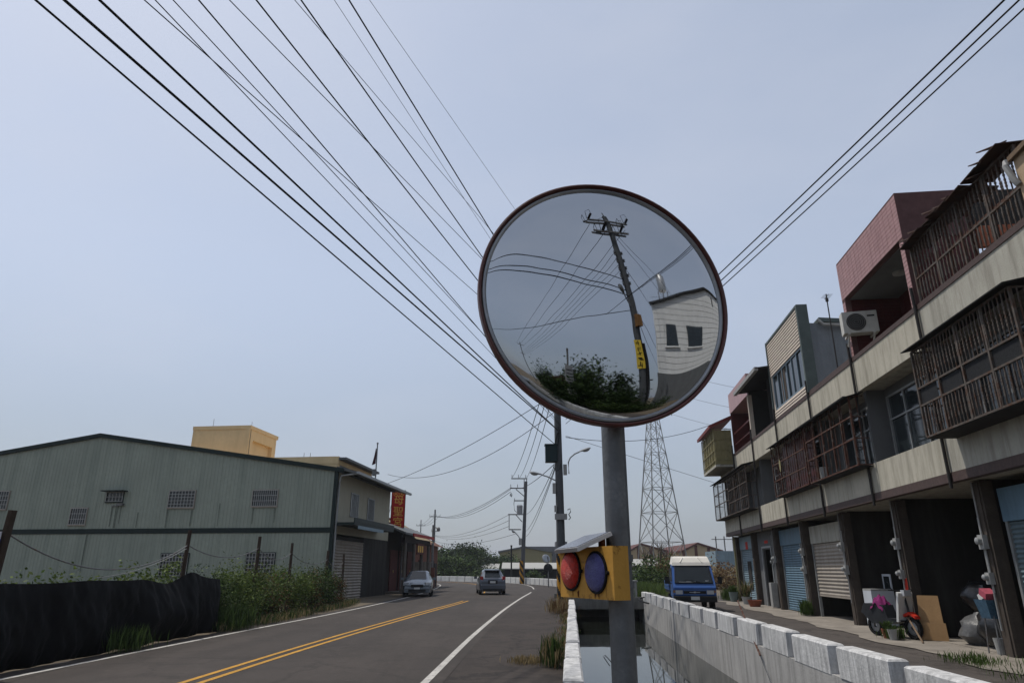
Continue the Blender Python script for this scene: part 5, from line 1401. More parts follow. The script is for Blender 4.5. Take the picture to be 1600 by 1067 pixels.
strip_grass('alley_weeds', 'patchy weeds along the concrete apron of the row houses', [fw(-2.4, .85), fw(-1, .75), fw(.4, .7)], .22, 1500, .16, 8, [m_grass, m_leafM])
tuft('green weeds beside the beige shutter column', (*fw(12.4, -.2), .02), .2, .22, .5, 420, 16, [m_grass, m_leafM])
tuft('green weeds around the scooter pots', (*fw(4.1, .3), .02), .2, .22, .28, 350, 27, [m_grass, m_leafM])
tuft('weeds at the end corner of the row', (*fw(24.2, .1), .02), .45, .45, .6, 600, 18, [m_grass, m_leafM])
strip_grass('far_bank_grass', 'green grass on the far canal bank behind the truck', [(6.9, 38.5), (7.6, 42), (8.6, 47), (8.2, 52)], .7, 9000, .75, 9, [m_grass, m_grass, m_leafL])
# black shade net
m_net = mat('shade_net', (.0045, .0046, .0052), .75, .4, 3, .5, 60, spec=.12)
nt_ = MB()
NY, NZ = 260, 34
from mathutils import noise as mnoise
def netp(i, j):
    t = i / NY; s = j / NZ
    y = 7.0 + 12.3 * t
    x = -7.98 + .026 * (y - 7)
    if t > .965: x -= (t - .965) / .035 * .55
    top = 1.30 + .10 * mnoise.noise(Vector((y * .55, 0, 0))) + (.14 * math.exp(-((y - 17.3) / .5) ** 2)) - .10 * math.exp(-((y - 16.1) / .6) ** 2)
    f = mnoise.noise(Vector((y * .9 + 4, s * 1.3, 1.0))) * .22 + mnoise.noise(Vector((y * 2.6, s * 1.1, 5.0))) * .10
    f += .05 * mnoise.noise(Vector((y * 6 + s * 2, s * 4, 2))) + .022 * mnoise.noise(Vector((y * 13 - s * 5, s * 9, 7))) + .03 * math.sin(y * 7 + 2 * mnoise.noise(Vector((y, s * 2, 9)))) * (1 - s * .4)
    sg = .10 * math.sin(s * math.pi)
    z = .02 + (top - .02) * s + .05 * mnoise.noise(Vector((y * 1.3, s * 2, 3)))* (1 - s)
    return (x + f * (1 - .55 * s) + sg + .10 * (1 - s), y, max(.012, z))
nt_.add([netp(i, j) for i in range(NY + 1) for j in range(NZ + 1)], [(i * (NZ + 1) + j, (i + 1) * (NZ + 1) + j, (i + 1) * (NZ + 1) + j + 1, i * (NZ + 1) + j + 1) for i in range(NY) for j in range(NZ)])
tag(nt_.build('shade_net', m_net, None, True), 'crumpled black shade net hung along the field edge beside the road', 'net')
# fence posts and barbed wire
FP = []
m_postw = mat('old_post_wood', (.055, .04, .03), .95, .3, 6, .4, 20)
for k, (px, py, lean, r, lb) in enumerate(((10, 797, .10, .075, 'thick dark wooden fence post with a poster beside the net'), (294, 828, .05, .055, 'wooden fence post standing at the peak of the black net'), (405, 838, .03, .06, 'slim wooden fence post before the barred warehouse window'),
                                  (457, 848, 0, .055, 'rusty fence post rising from the yellow green creeper'), (511, 860, .06, .07, 'dark fence post near the warehouse corner'), (546, 863, -.02, .06, 'last short fence post before the temple shutter'))):
    d = ray(px, py); x = -7.95; t = x / d.x; y = d.y * t; z = CAMZ + d.z * t
    if k == 5: y = 33.5; z = 2.2; x = -7.9
    m = MB(); m.tube([(0, 0, 0), (lean * .4, 0, z * .5), (lean, 0, z)], [r, r * .95, r * .85], 7)
    tag(m.build('fence_post', m_postw, None, True, (x, y, 0)), lb, 'post', 'field fence posts')
    FP.append(Vector((x + lean, y, z)))
for k in range(5):
    a, b_ = FP[k] - Vector((0, 0, .35)), FP[k + 1] - Vector((0, 0, .35))
    cable((a, b_), .012, 'sagging barbed wire strung between the field fence posts', 'fence wires', m_arm, sag=.55 if k == 0 else .28, name='fence_wire')
cable((FP[1] - Vector((0, 0, .42)), (-8.2, 14.2, 1.35)), .008, 'pale rope tied from a fence post down to the black net', None, m_boxg, sag=.12, name='fence_wire')
ps = thing('poster', 'colourful printed election style poster tied to the thick fence post', 'poster', (-8.02, 10.95, 0), R(-35))
for j, (c, z0, z1) in enumerate((((.45, .46, .50), 1.95, 2.06), ((.10, .14, .34), 1.86, 1.95), ((.42, .40, .42), 1.76, 1.86), ((.34, .08, .07), 1.67, 1.76), ((.12, .15, .32), 1.57, 1.67), ((.40, .30, .08), 1.40, 1.57))):
    part('print_band', mat('print_%d' % j, c, .6, .35, 14), ps, lambda m: m.box(-.16, .2, -.005, .005, z0, z1))

# ============================================================ VEHICLES
m_tyre = mat('tyre', (.014, .014, .015), .85, .2, 12); m_hub = mat('wheel_rim', (.32, .33, .34), .4, .1, 9, metal=.6)
m_cglass = mat('car_glass', (.012, .016, .018), .06, .1, 2, spec=.35)
m_redl = mat('tail_red', (.30, .012, .012), .2, .1, 9, spec=.6); m_headl = mat('headlamp', (.42, .44, .46), .15, .1, 9, spec=.7, coat=.6)
m_plate = mat('plate', (.55, .55, .53), .5, .05, 9); m_trimk = mat('car_trim_black', (.02, .02, .021), .6, .2, 9)
def wheel(parent, x, y, r=.31, w=.19, side=1):
    M = Matrix.Rotation(R(90) * side, 3, 'Y')
    ty = part('wheel', m_tyre, parent, lambda m: m.lathe([(r * .62, -w / 2), (r * .93, -w / 2), (r, -w * .36), (r, w * .36), (r * .93, w / 2), (r * .62, w / 2)], 24, 0, M, (x, y, r)), True)
    part('rim', m_hub, ty, lambda m: (m.lathe([(r * .64, w * .45), (r * .60, w * .36), (r * .25, w * .42), (.001, w * .44)], 20, 0, M, (x, y, r)),), True)
def loft_car(t, ST, paint, L, glass_idx, roof_idx):
    """ST: stations (y, z_sill, half width, z_belt, z_top, half width of roof)"""
    rings = []
    for y, zs, hw, zb, zt, ht in ST:
        rings.append([(-hw * .92, y, zs), (-hw, y, zs + .13), (-hw * 1.0, y, (zs + zb) / 2), (-hw * .965, y, zb), (-ht, y, max(zt - .055, zb + .004)), (-ht * .82, y, zt), (0, y, zt + .012), (ht * .82, y, zt), (ht, y, max(zt - .055, zb + .004)), (hw * .965, y, zb), (hw, y, (zs + zb) / 2), (hw, y, zs + .13), (hw * .92, y, zs)])
    n = len(rings[0])
    m = MB(); m.add([p for r in rings for p in r], [(i * n + k, i * n + (k + 1) % n, (i + 1) * n + (k + 1) % n, (i + 1) * n + k) for i in range(len(rings) - 1) for k in range(n)] + [tuple(range(n)), tuple(range(len(rings) * n - 1, (len(rings) - 1) * n - 1, -1))])
    body = m.build('body', paint, t, True)
    def side_glass(a, b, sgn):
        ra, rb = rings[a], rings[b]
        ib, it = (3, 4) if sgn < 0 else (9, 8)
        def pt(r, f): return Vector(r[ib]).lerp(Vector(r[it]), f) + Vector((sgn * .006, 0, 0))
        q = [pt(ra, .06), pt(rb, .06), pt(rb, .93), pt(ra, .93)]
        c = sum(q, Vector()) / 4; q = [p + Vector((0, (c.y - p.y) * .05, 0)) for p in q]
        part('side_window', m_cglass, t, lambda mb: mb.add(q, [(0, 1, 2, 3)]))
    for a, b in glass_idx:
        side_glass(a, b, -1); side_glass(a, b, 1)
    for nm, a, b in roof_idx:        # windscreens: between two stations across the car
        ra, rb = rings[a], rings[b]
        up = Vector((0, 0, .008))
        yd = -1 if ra[5][1] > rb[5][1] else 1
        q = [Vector(ra[5]).lerp(Vector(ra[7]), .02), Vector(ra[5]).lerp(Vector(ra[7]), .98), Vector(rb[7]).lerp(Vector(rb[5]), .03), Vector(rb[7]).lerp(Vector(rb[5]), .97)]
        nrm = (q[1] - q[0]).cross(q[3] - q[0]).normalized()
        if nrm.z < 0: nrm = -nrm
        c = sum(q, Vector()) / 4
        q = [c + (p - c) * .93 + nrm * .022 for p in q]
        part(nm, m_cglass, t, lambda mb: mb.add(q, [(0, 1, 2, 3)]))
    return body
# hatchback driving away (local +y is forward)
hp = at_z(766, 923.5)
hc = thing('hatchback_car', 'grey blue hatchback car driving away along the road', 'car', (-1.42, 47.5, .012), R(6))
m_pgrey = mat('paint_grey_blue', (.085, .098, .12), .28, .05, 3, metal=.35, coat=.6)
ST = [(-1.95, .30, .74, .78, .80, .68), (-1.90, .22, .82, .92, .95, .70), (-1.72, .2, .845, .98, 1.02, .69), (-1.28, .18, .85, .97, 1.47, .56), (-.6, .18, .85, .95, 1.53, .58), (.25, .18, .85, .93, 1.50, .57), (.95, .18, .85, .92, .97, .70), (1.6, .2, .83, .84, .86, .66), (1.92, .26, .74, .66, .68, .6)]
loft_car(hc, ST, m_pgrey, 3.9, ((3, 4), (4, 5), (5, 6)), (('rear_window', 2, 3), ('windscreen', 6, 5)))
for sx in (-1, 1):
    for yy in (-1.28, 1.25): wheel(hc, sx * .75, yy, side=sx)
    part('tail_light', m_redl, hc, lambda m: m.obox((sx * .70, -1.83, .99), (.20, .16, .22), Matrix.Rotation(R(12) * sx, 3, 'Z')))
    part('reflector', m_headl, hc, lambda m: m.obox((sx * .72, -1.885, .84), (.14, .06, .08), Matrix.Rotation(R(14) * sx, 3, 'Z')))
    part('door_mirror', m_pgrey, hc, lambda m: m.obox((sx * .95, .72, 1.0), (.2, .1, .14)))
part('rear_bumper', m_pgrey, hc, lambda m: m.box(-.78, .78, -1.99, -1.8, .32, .62, 0, .04)); part('bumper_insert', m_trimk, hc, lambda m: m.box(-.62, .62, -2.0, -1.9, .24, .36))
part('number_plate', m_plate, hc, lambda m: m.box(-.17, .17, -1.965, -1.94, .70, .82)); part('plate_recess', m_trimk, hc, lambda m: m.box(-.3, .3, -1.955, -1.93, .66, .88)); part('rear_spoiler', m_pgrey, hc, lambda m: m.box(-.5, .5, -1.5, -1.26, 1.45, 1.49))
# sedan parked facing the camera
sc_ = thing('sedan_car', 'silver blue sedan car parked facing this way by the temple', 'car', (-5.75, 44.4, .012), R(180 + 5))
m_psil = mat('paint_silver_blue', (.125, .15, .175), .26, .05, 3, metal=.4, coat=.7)
ST = [(-2.2, .30, .72, .80, .82, .64), (-2.12, .22, .82, .92, .95, .68), (-1.5, .2, .86, .95, .99, .70), (-.95, .18, .86, .94, 1.36, .56), (-.3, .18, .86, .93, 1.44, .57), (.35, .18, .86, .92, 1.42, .56), (1.15, .18, .86, .90, .94, .70), (1.85, .2, .84, .80, .83, .66), (2.18, .24, .74, .62, .64, .58)]
loft_car(sc_, ST, m_psil, 4.4, ((2, 3), (3, 4), (4, 5), (5, 6)), (('rear_window', 2, 3), ('windscreen', 6, 5)))
for sx in (-1, 1):
    for yy in (-1.35, 1.35): wheel(sc_, sx * .77, yy, side=sx)
    part('headlight', m_headl, sc_, lambda m: m.obox((sx * .62, 2.0, .70), (.34, .22, .17), Matrix.Rotation(R(-24) * sx, 3, 'Z')))
    part('door_mirror', m_psil, sc_, lambda m: m.obox((sx * .96, .78, .99), (.2, .1, .14)))
    part('fog_lamp', m_headl, sc_, lambda m: m.obox((sx * .58, 2.18, .38), (.16, .06, .08)))
part('grille', m_trimk, sc_, lambda m: m.box(-.36, .36, 2.1, 2.2, .52, .68)); part('lower_grille', m_trimk, sc_, lambda m: m.box(-.5, .5, 2.12, 2.23, .26, .42))
part('front_bumper', m_psil, sc_, lambda m: m.box(-.74, .74, 2.0, 2.21, .24, .52, 0, .03)); part('number_plate', m_plate, sc_, lambda m: m.box(-.17, .17, 2.22, 2.235, .42, .52))
# blue light truck with white fairing
tk = thing('light_truck', 'blue light truck with a tall white roof fairing parked by the parapet', 'truck', (7.05, 28.2, .006), R(180 - 8))
m_blue_p = mat('truck_blue', (.035, .10, .30), .35, .08, 3, coat=.4, streak=.2, dirt=(.03, .06, .14)); m_fair = mat('fairing_white', (.66, .63, .57), .4, .05, 3, streak=.2, dirt=(.45, .42, .36))
# cab: side profile (y forward, z up)
cabp = [(-.55, .55), (.62, .42), (.72, .60), (.70, .86), (.60, 1.0), (.18, 1.62), (-.05, 1.70), (-.55, 1.70)]
part('cab', m_blue_p, tk, lambda m: m.prism(cabp, lambda u_, v_, w_: (w_ * (1 - .10 * max(0, v_ - 1.0)), u_, v_), -.80, .80))
part('windscreen', m_cglass, tk, lambda m: m.add([(-.68, .625, 1.03), (.68, .625, 1.03), (.62, .235, 1.60), (-.62, .235, 1.60)], [(0, 1, 2, 3)]))
part('windscreen_seal', m_trimk, tk, lambda m: [m.bar(a, b_, .03) for a, b_ in (((-.70, .62, 1.02), (.70, .62, 1.02)), ((-.64, .22, 1.62), (.64, .22, 1.62)), ((-.70, .62, 1.02), (-.64, .22, 1.62)), ((.70, .62, 1.02), (.64, .22, 1.62)))])
part('dashboard_papers', m_plate, tk, lambda m: (m.obox((.1, .60, 1.055), (.35, .02, .05)), m.obox((-.5, .58, 1.09), (.12, .02, .05)), m.obox((.3, .605, 1.05), (.5, .015, .03))))
for sx in (-1, 1):
    part('side_window', m_cglass, tk, lambda m: m.add([(sx * .806, .45, 1.08), (sx * .806, -.42, 1.08), (sx * .765, -.42, 1.58), (sx * .765, .12, 1.58)], [(0, 1, 2, 3)]))
    part('headlight', m_headl, tk, lambda m: m.box(sx * .58 - .13, sx * .58 + .13, .66, .73, .62, .76))
    part('indicator', m_brownbox, tk, lambda m: m.box(sx * .75 - .03, sx * .75 + .05, .62, .715, .62, .76))
    mm = part('wing_mirror', m_trimk, tk, lambda m: m.obox((sx * .99, .52, 1.12), (.17, .06, .26)))
    part('mirror_arm', m_trimk, mm, lambda m: m.tube([(sx * .80, .45, 1.0), (sx * .92, .52, 1.02), (sx * .97, .52, 1.0)], .014, 5))
    part('wiper', m_trimk, tk, lambda m: m.bar((sx * .1 - .2, .63, 1.045), (sx * .1 + .25, .585, 1.13), .015))
    for yy in (.15, -2.35): wheel(tk, sx * .68, yy, .28, .17, side=sx)
part('grille_strip', m_trimk, tk, lambda m: m.box(-.42, .42, .69, .735, .64, .74)); part('grille_badge', m_headl, tk, lambda m: (m.box(-.2, .2, .735, .742, .68, .70), m.obox((0, .742, .69), (.08, .01, .05))))
part('front_panel_crease', m_blue_p, tk, lambda m: m.box(-.76, .76, .69, .735, .80, .84))
part('bumper', m_trimk, tk, lambda m: m.box(-.80, .80, .58, .80, .34, .56, 0, .03)); part('number_plate', m_plate, tk, lambda m: m.box(-.16, .16, .80, .81, .42, .54))
fair = [(.20, 1.66), (.14, 1.78), (-.02, 1.94), (-.16, 2.0), (-.95, 2.02), (-.95, 1.71), (-.1, 1.71)]
part('roof_fairing', m_fair, tk, lambda m: m.prism(fair, lambda u_, v_, w_: (w_ * (1 - .36 * max(0, v_ - 1.72)), u_, v_), -.74, .74))
for sx in (-1, 1): part('fairing_rib', m_fair, tk, lambda m: m.bar((sx * .42, .15, 1.78), (sx * .30, -.02, 1.95), .03, .02))
part('cargo_bed', m_trimk, tk, lambda m: m.box(-.82, .82, -3.0, -.6, .62, .72)); part('chassis', m_trimk, tk, lambda m: m.box(-.4, .4, -2.9, .5, .38, .62))
for sx in (-1, 1):
    for zz in (.74, .86, .98): part('bed_side_board', m_blue_p, tk, lambda m: m.box(sx * .84 - .02, sx * .84 + .02, -3.0, -.62, zz, zz + .10))
part('bed_headboard', m_arm, tk, lambda m: (m.box(-.8, .8, -.64, -.60, 1.5, 1.55), m.box(-.8, -.75, -.64, -.60, .72, 1.5), m.box(.75, .8, -.64, -.60, .72, 1.5)))

# ============================================================ THINGS UNDER THE ARCADE
def fp3(px, py, z=.02): return at_z(px, py, z)
m_wm = mat('washer_white', (.48, .51, .55), .45, .06, 5, streak=.2, dirt=(.3, .32, .33))
ws, wo = 8.0, -.95
w = thing('washing_machine', 'white top loading washing machine with its lid raised in the open bay', 'washing machine', (*fw(7.85, -.9), .03), HR)
part('cabinet', m_wm, w, lambda m: m.box(-.30, .30, -.30, .30, .03, .92)); part('top_rim', m_boxg, w, lambda m: m.box(-.30, .30, -.30, .30, .92, .97))
part('raised_lid', m_wm, w, lambda m: (m.box(-.27, .27, -.30, -.27, 1.30, 1.36), m.box(-.27, -.21, -.30, -.27, .97, 1.30), m.box(.21, .27, -.30, -.27, .97, 1.30)))
part('lid_glass', m_cglass, w, lambda m: m.box(-.21, .21, -.29, -.28, .97, 1.30)); part('foot', m_trimk, w, lambda m: m.box(-.28, .28, -.28, .28, 0, .03))
s_ = thing('scooter', 'old parked scooter with a magenta cloth over its seat before the column', 'scooter', (*fw(4.55, .1), .02), HR + R(112))
m_sck = mat('scooter_dark', (.03, .032, .035), .45, .2, 6)
for yy, nm in ((.55, 'front'), (-.55, 'rear')):
    wl = part('wheel', m_tyre, s_, lambda m: m.lathe([(.15, -.045), (.22, -.045), (.235, 0), (.22, .045), (.15, .045)], 20, 0, Matrix.Rotation(R(90), 3, 'Y'), (0, yy, .235)), True)
    part('hub', m_hub, wl, lambda m: m.lathe([(.15, -.02), (.05, -.03), (.05, .03), (.15, .02)], 14, 0, Matrix.Rotation(R(90), 3, 'Y'), (0, yy, .235)))
part('body', m_sck, s_, lambda m: m.prism([(-.82, .52), (-.70, .72), (-.1, .70), (.0, .42), (.36, .36), (.42, .40), (.05, .30), (-.5, .28)], lambda u_, v_, w_: (w_, u_, v_), -.15, .15))
part('leg_shield', m_plate, s_, lambda m: m.prism([(.30, .36), (.36, .36), (.48, .98), (.42, 1.0)], lambda u_, v_, w_: (w_, u_, v_), -.2, .2)); part('front_fender', m_poster, s_, lambda m: m.prism([(.38, .46), (.55, .52), (.72, .44), (.70, .50), (.55, .58), (.38, .52)], lambda u_, v_, w_: (w_, u_, v_), -.07, .07))
part('handlebar', m_sck, s_, lambda m: (m.tube([(0, .50, .5), (0, .42, 1.0)], .025, 8), m.tube([(-.33, .34, 1.04), (0, .42, 1.02), (.33, .34, 1.04)], .016, 6)))
part('headlamp', m_headl, s_, lambda m: m.obox((0, .50, .98), (.2, .1, .13))); part('mirror', m_sck, s_, lambda m: m.tube([(.25, .36, 1.04), (.3, .34, 1.2), (.32, .33, 1.22)], .012, 5))
m_mag = mat('magenta_cloth', (.17, .02, .10), .9, .25, 12)
def cloth(m):
    rg = random.Random(2); vs = []; n = 14
    for i in range(n):
        for j in range(n):
            u_, v_ = i / (n - 1) - .5, j / (n - 1) - .5
            r = math.hypot(u_, v_)
            vs.append((u_ * .36, -.30 + v_ * .4, .90 - r * r * .75 + .05 * math.sin(u_ * 17) * math.cos(v_ * 13) + rg.uniform(-.01, .01)))
    m.add(vs, [(i * n + j, (i + 1) * n + j, (i + 1) * n + j + 1, i * n + j + 1) for i in range(n - 1) for j in range(n - 1)])
part('seat_cloth', m_mag, s_, cloth, True)
m_ply = mat('plywood', (.30, .185, .09), .8, .15, 5, streak=.2, dirt=(.25, .14, .06))
pl = thing('plywood_board', 'tan plywood board leaning against bags in the open garage', 'board', (*fw(3.95, -.5), .03), HR + R(55))
part('board', m_ply, pl, lambda m: m.add([(-.24, .12, .0), (.26, .12, .0), (.24, -.06, .92), (-.18, -.06, .92), (-.24, .145, .0), (.26, .145, .0), (.24, -.035, .92), (-.18, -.035, .92)], [(0, 3, 2, 1), (4, 5, 6, 7), (0, 1, 5, 4), (1, 2, 6, 5), (2, 3, 7, 6), (3, 0, 4, 7)]))
part('lower_flap', m_ply, pl, lambda m: m.add([(-.29, .18, .0), (.25, .18, .0), (.25, .13, .36), (-.27, .13, .36), (-.29, .195, .0), (.25, .195, .0), (.25, .148, .36), (-.27, .148, .36)], [(0, 3, 2, 1), (4, 5, 6, 7), (0, 1, 5, 4), (1, 2, 6, 5), (2, 3, 7, 6), (3, 0, 4, 7)]))
m_bag = mat('black_bag', (.012, .012, .013), .28, .2, 6, .6, 9, spec=.5); m_bag2 = mat('clear_bag', (.10, .10, .10), .3, .3, 8, .6, 9)
for k, (s0, o0, z0, r, mm, lb) in enumerate(((2.9, -1.0, .30, .42, m_bag2, 'grey translucent rubbish bag behind the plywood board'), (3.3, -1.35, .95, .42, m_bag, 'shiny black rubbish bag piled above the plywood board'), (2.2, -1.1, .40, .5, m_bag, 'big black rubbish bag beside the folding stand'), (1.7, -1.4, .85, .5, m_bag, 'black rubbish bag topping the pile near the column'))):
    b = MB(); n1, n2 = 12, 18; vs = []
    for i in range(n1 + 1):
        th = math.pi * i / n1
        for j in range(n2):
            ph = 2 * math.pi * j / n2; d = Vector((math.sin(th) * math.cos(ph), math.sin(th) * math.sin(ph), math.cos(th)))
            q = r * (1 + .22 * mnoise.noise(d * 2.2 + Vector((k * 7, 0, 0))) + .06 * mnoise.noise(d * 7 + Vector((k, 3, 0))))
            vs.append((d.x * q, d.y * q, d.z * q * .8))
    b.add(vs, [(i * n2 + j, i * n2 + (j + 1) % n2, (i + 1) * n2 + (j + 1) % n2, (i + 1) * n2 + j) for i in range(n1) for j in range(n2)])
    tag(b.build('rubbish_bag', mm, None, True, (*fw(s0, o0), z0)), lb, 'bag', 'bags in the open garage')
st_ = thing('folding_stand', 'metal folding stand holding a blue mesh basket of papers beside the column', 'stand', (*fw(1.28, -.42), .02), HR)
part('leg', m_arm, st_, lambda m: m.bar((-.2, .1, 0), (-.14, .05, 1.0), .02)); part('leg', m_arm, st_, lambda m: m.bar((.2, .1, 0), (.14, .05, 1.0), .02)); part('leg', m_arm, st_, lambda m: m.bar((-.2, -.2, 0), (-.14, -.1, 1.0), .02)); part('leg', m_arm, st_, lambda m: m.bar((.2, -.2, 0), (.14, -.1, 1.0), .02))
part('basket', mat('basket_blue', (.05, .10, .15), .5, .5, 25), st_, lambda m: m.add([(-.16, -.14, .62), (.16, -.14, .62), (.16, .12, .62), (-.16, .12, .62), (-.22, -.2, .95), (.22, -.2, .95), (.22, .18, .95), (-.22, .18, .95)], [(0, 3, 2, 1), (0, 1, 5, 4), (1, 2, 6, 5), (2, 3, 7, 6), (3, 0, 4, 7)]))
part('paper_bundle', m_plate, st_, lambda m: m.obox((.05, .0, 1.02), (.3, .2, .12), Matrix.Rotation(R(20), 3, 'Y'))); part('pink_cloth', mat('pink_cloth', (.34, .07, .10), .9, .2, 9), st_, lambda m: m.obox((-.1, .06, 1.05), (.22, .2, .12), Matrix.Rotation(R(-25), 3, 'Y'))); part('bucket', m_boxg, st_, lambda m: m.lathe([(.08, 0), (.11, .28), (.10, .28), (.001, .02)], 14, 0, None, (-.02, -.02, 0)))
m_terra = mat('terracotta', (.26, .085, .05), .7, .2, 5)
def pot(label, loc, r, h, m, plant=None, seed=0, ph=.6):
    t = thing('flower_pot', label, 'flower pot', loc, 0, None)
    part('pot', m, t, lambda b: b.lathe([(.001, 0), (r * .7, 0), (r, h), (r * .9, h), (r * .85, h * .8), (.001, h * .8)], 18), True)
    if plant:
        rg = np.random.default_rng(seed); C = np.stack([rg.normal(0, r * .3, 160), rg.normal(0, r * .3, 160), np.full(160, h * .8)], 1)
        _, P = blades(rg, C, ph, .022, .9); quads_obj('leaves', P, plant, t)
pot('overturned round red plastic tub before the end house', (*fw(18.6, .15), .02), .30, .26, m_terra)
pot('potted spiky green plant before the pale blue shutter', (*fw(20.8, .0), .02), .24, .32, m_boxg, [m_grass, m_straw], 3, .75)
pot('grey bucket planter beside the drain pipe at the end corner', (*fw(23.4, .1), .02), .22, .45, mat('grey_green_pot', (.15, .18, .17), .7, .2, 4), [m_grass, m_leafM], 4, .4)
pot('small red clay pot at the foot of the scooter', (*fw(4.35, .35), .02), .13, .2, m_terra, [m_grass], 5, .2); pot('small grey pot beside the scooter wheel', (*fw(3.95, .38), .02), .12, .22, m_boxg)
def stick(name, label, p, q, r, m, cat):
    b = MB(); b.tube([Vector((0, 0, 0)), (Vector(q) - Vector(p)) * .5 + Vector((0, 0, .01)), Vector(q) - Vector(p)], r, 6); tag(b.build(name, m, None, True, p), label, cat)
stick('rusty_pole', 'thin rusty orange pole leaning over the canal parapet', (XRc(14.2) - .06, 14.2, -.05), (XRa(16.4) + .06, 16.9, .82), .018, m_rustbar, 'pole')
stick('hanging_string', 'dark string hanging from the rusty pole into the canal', (XRc(14.2) - .065, 14.2, -.05), (XRc(13.2) - .05, 13.2, -.8), .006, m_cable2, 'string')
stick('broom_stick', 'brown dry branch propped beside the plywood board', (*fw(3.2, .1), .03), (*fw(4.4, -.1), .6), .02, m_wood, 'stick')
hs = MB(); hs.tube([(XRc(34) - .1 + .25 * math.cos(a) * (1 + .1 * k), 33.5 + .8 * math.sin(a), .35 - .06 * a + .0) for k in range(1) for a in [i * .35 for i in range(22)]], .03, 6)
tag(hs.build('water_hose', m_black, None, True), 'coiled black hose hanging over the far end of the canal parapet', 'hose')
# ============================================================ BEYOND THE BEND
m_gw = mat('guard_white', (.52, .52, .50), .85, .12, 2, streak=.5, dirt=(.22, .21, .20), sscale=5)
gpth = smooth_path([(5.6, 52), (5.2, 60), (4.2, 69), (2.2, 79), (-1.2, 89.5), (-6.2, 98), (-13, 105), (-25, 111), (-45, 116)], 14)
gw = thing('kerb_wall', 'curving white segmented concrete kerb wall along the outside of the bend', 'wall', (5.6, 52, 0))
acc = 0; last = Vector((*gpth[0], 0)); nxt = 0.0
blk = MB(); blk.box(-.82, .82, -.14, .14, 0, .66, 0, .03); bme = blk.mesh('wall_block', m_gw)
for i in range(1, len(gpth)):
    p = Vector((*gpth[i], 0)); seg = (p - last).length; d = (p - last).normalized()
    while nxt < acc + seg:
        q = last + d * (nxt - acc)
        inst('wall_block', bme, gw, q - Vector((5.6, 52, 0)), (0, 0, math.atan2(d.y, d.x)))
        nxt += 1.9
    acc += seg; last = p
# low pale sheds and black nets behind the wall
m_pale = mat('pale_sheet', (.33, .325, .30), .7, .12, 1, streak=.3, dirt=(.3, .29, .26)); m_tanw = mat('tan_wall', (.22, .19, .13), .9, .3, 2, streak=.4)
def low_shed(label, px0, px1, ytop, Y, wm, d=9):
    a, b_ = at_y(px0, ytop, Y), at_y(px1, ytop, Y + 3)
    t = thing('low_shed', label, 'shed', (a.x, a.y, 0)); L = b_.x - a.x; h = a.z
    part('front_wall', wm, t, lambda m: m.add([(0, 0, 0), (L, 3, 0), (L, 3, h), (0, 0, h), (0, .3, 0), (L, 3.3, 0), (L, 3.3, h), (0, .3, h)], [(0, 1, 2, 3), (4, 7, 6, 5), (0, 3, 7, 4), (1, 5, 6, 2)]))
    part('roof_sheet', m_pale, t, lambda m: m.add([(-.4, -.5, h), (L + .4, 2.5, h), (L + .4, 3 + d, h + .9), (-.4, d, h + .9), (-.4, -.5, h + .12), (L + .4, 2.5, h + .12), (L + .4, 3 + d, h + 1.02), (-.4, d, h + 1.02)], [(0, 3, 2, 1), (4, 5, 6, 7), (0, 1, 5, 4), (1, 2, 6, 5), (2, 3, 7, 6), (3, 0, 4, 7)]))
low_shed('long low shed with black netting walls and a pale roof behind the kerb wall', 788, 905, 889, 104, m_net)
low_shed('low tan walled shed with a pale roof beside the far trees', 704, 776, 889, 124, m_tanw)
low_shed('low white roofed greenhouse beyond the canal end', 960, 1035, 884, 92, m_pale)
low_shed('long low white greenhouse behind the brown mound', 1085, 1240, 884, 100, m_pale)
def far_hall(label, px, ye, yp, Y, wall, roof, x2=None, depth=30, bands=0, trim=None):
    """gable hall: px = (left, ridge, right) columns, ye eave row, yp ridge row"""
    a, c, b_ = at_y(px[0], ye, Y), at_y(px[1], yp, Y), at_y(px[2], ye, Y)
    t = thing('far_warehouse', label, 'warehouse', (c.x, Y, 0))
    xa, xb = a.x - c.x, b_.x - c.x
    part('gable_wall', wall, t, lambda m: m.prism([(xa, 0), (xb, 0), (xb, b_.z), (0, c.z), (xa, a.z)], lambda u_, v_, w_: (u_, w_, v_), 0, depth))
    for (x0, z0, x1, z1) in ((xa - .4, a.z - .05, 0, c.z), (0, c.z, xb + .4, b_.z - .05)):
        part('roof_slope', roof, t, lambda m: m.add([(x0, -.4, z0 + .03), (x1, -.4, z1 + .03), (x1, depth, z1 + .03), (x0, depth, z0 + .03), (x0, -.4, z0 + .38), (x1, -.4, z1 + .38), (x1, depth, z1 + .38), (x0, depth, z0 + .38)], [(0, 3, 2, 1), (4, 5, 6, 7), (0, 1, 5, 4), (1, 2, 6, 5), (2, 3, 7, 6), (3, 0, 4, 7)]))
    for k in range(bands):
        x = xa + (xb - xa) * k / (bands - 1)
        zt = a.z + (c.z - a.z) * (x - xa) / (0 - xa) if x < 0 else c.z + (b_.z - c.z) * x / xb
        part('wall_pilaster', trim, t, lambda m: m.box(x - .28, x + .28, -.12, 0, 0, zt))
    for k in range(3):
        x = xa + (xb - xa) * (k + .5) / 3
        part('window', m_glass, t, lambda m: m.box(x - .7, x + .7, -.06, .0, 1.4, 2.2))
    return t
m_olive = mat('olive_cladding', (.22, .20, .105), .7, .06, 1.2); m_tanc = mat('tan_cladding', (.36, .28, .17), .7, .08, 1.2); m_dtrim = mat('dark_brown_trim', (.09, .035, .028), .7, .15, 3)
m_grayb = mat('far_grey', (.13, .133, .14), .8, .1, 1)
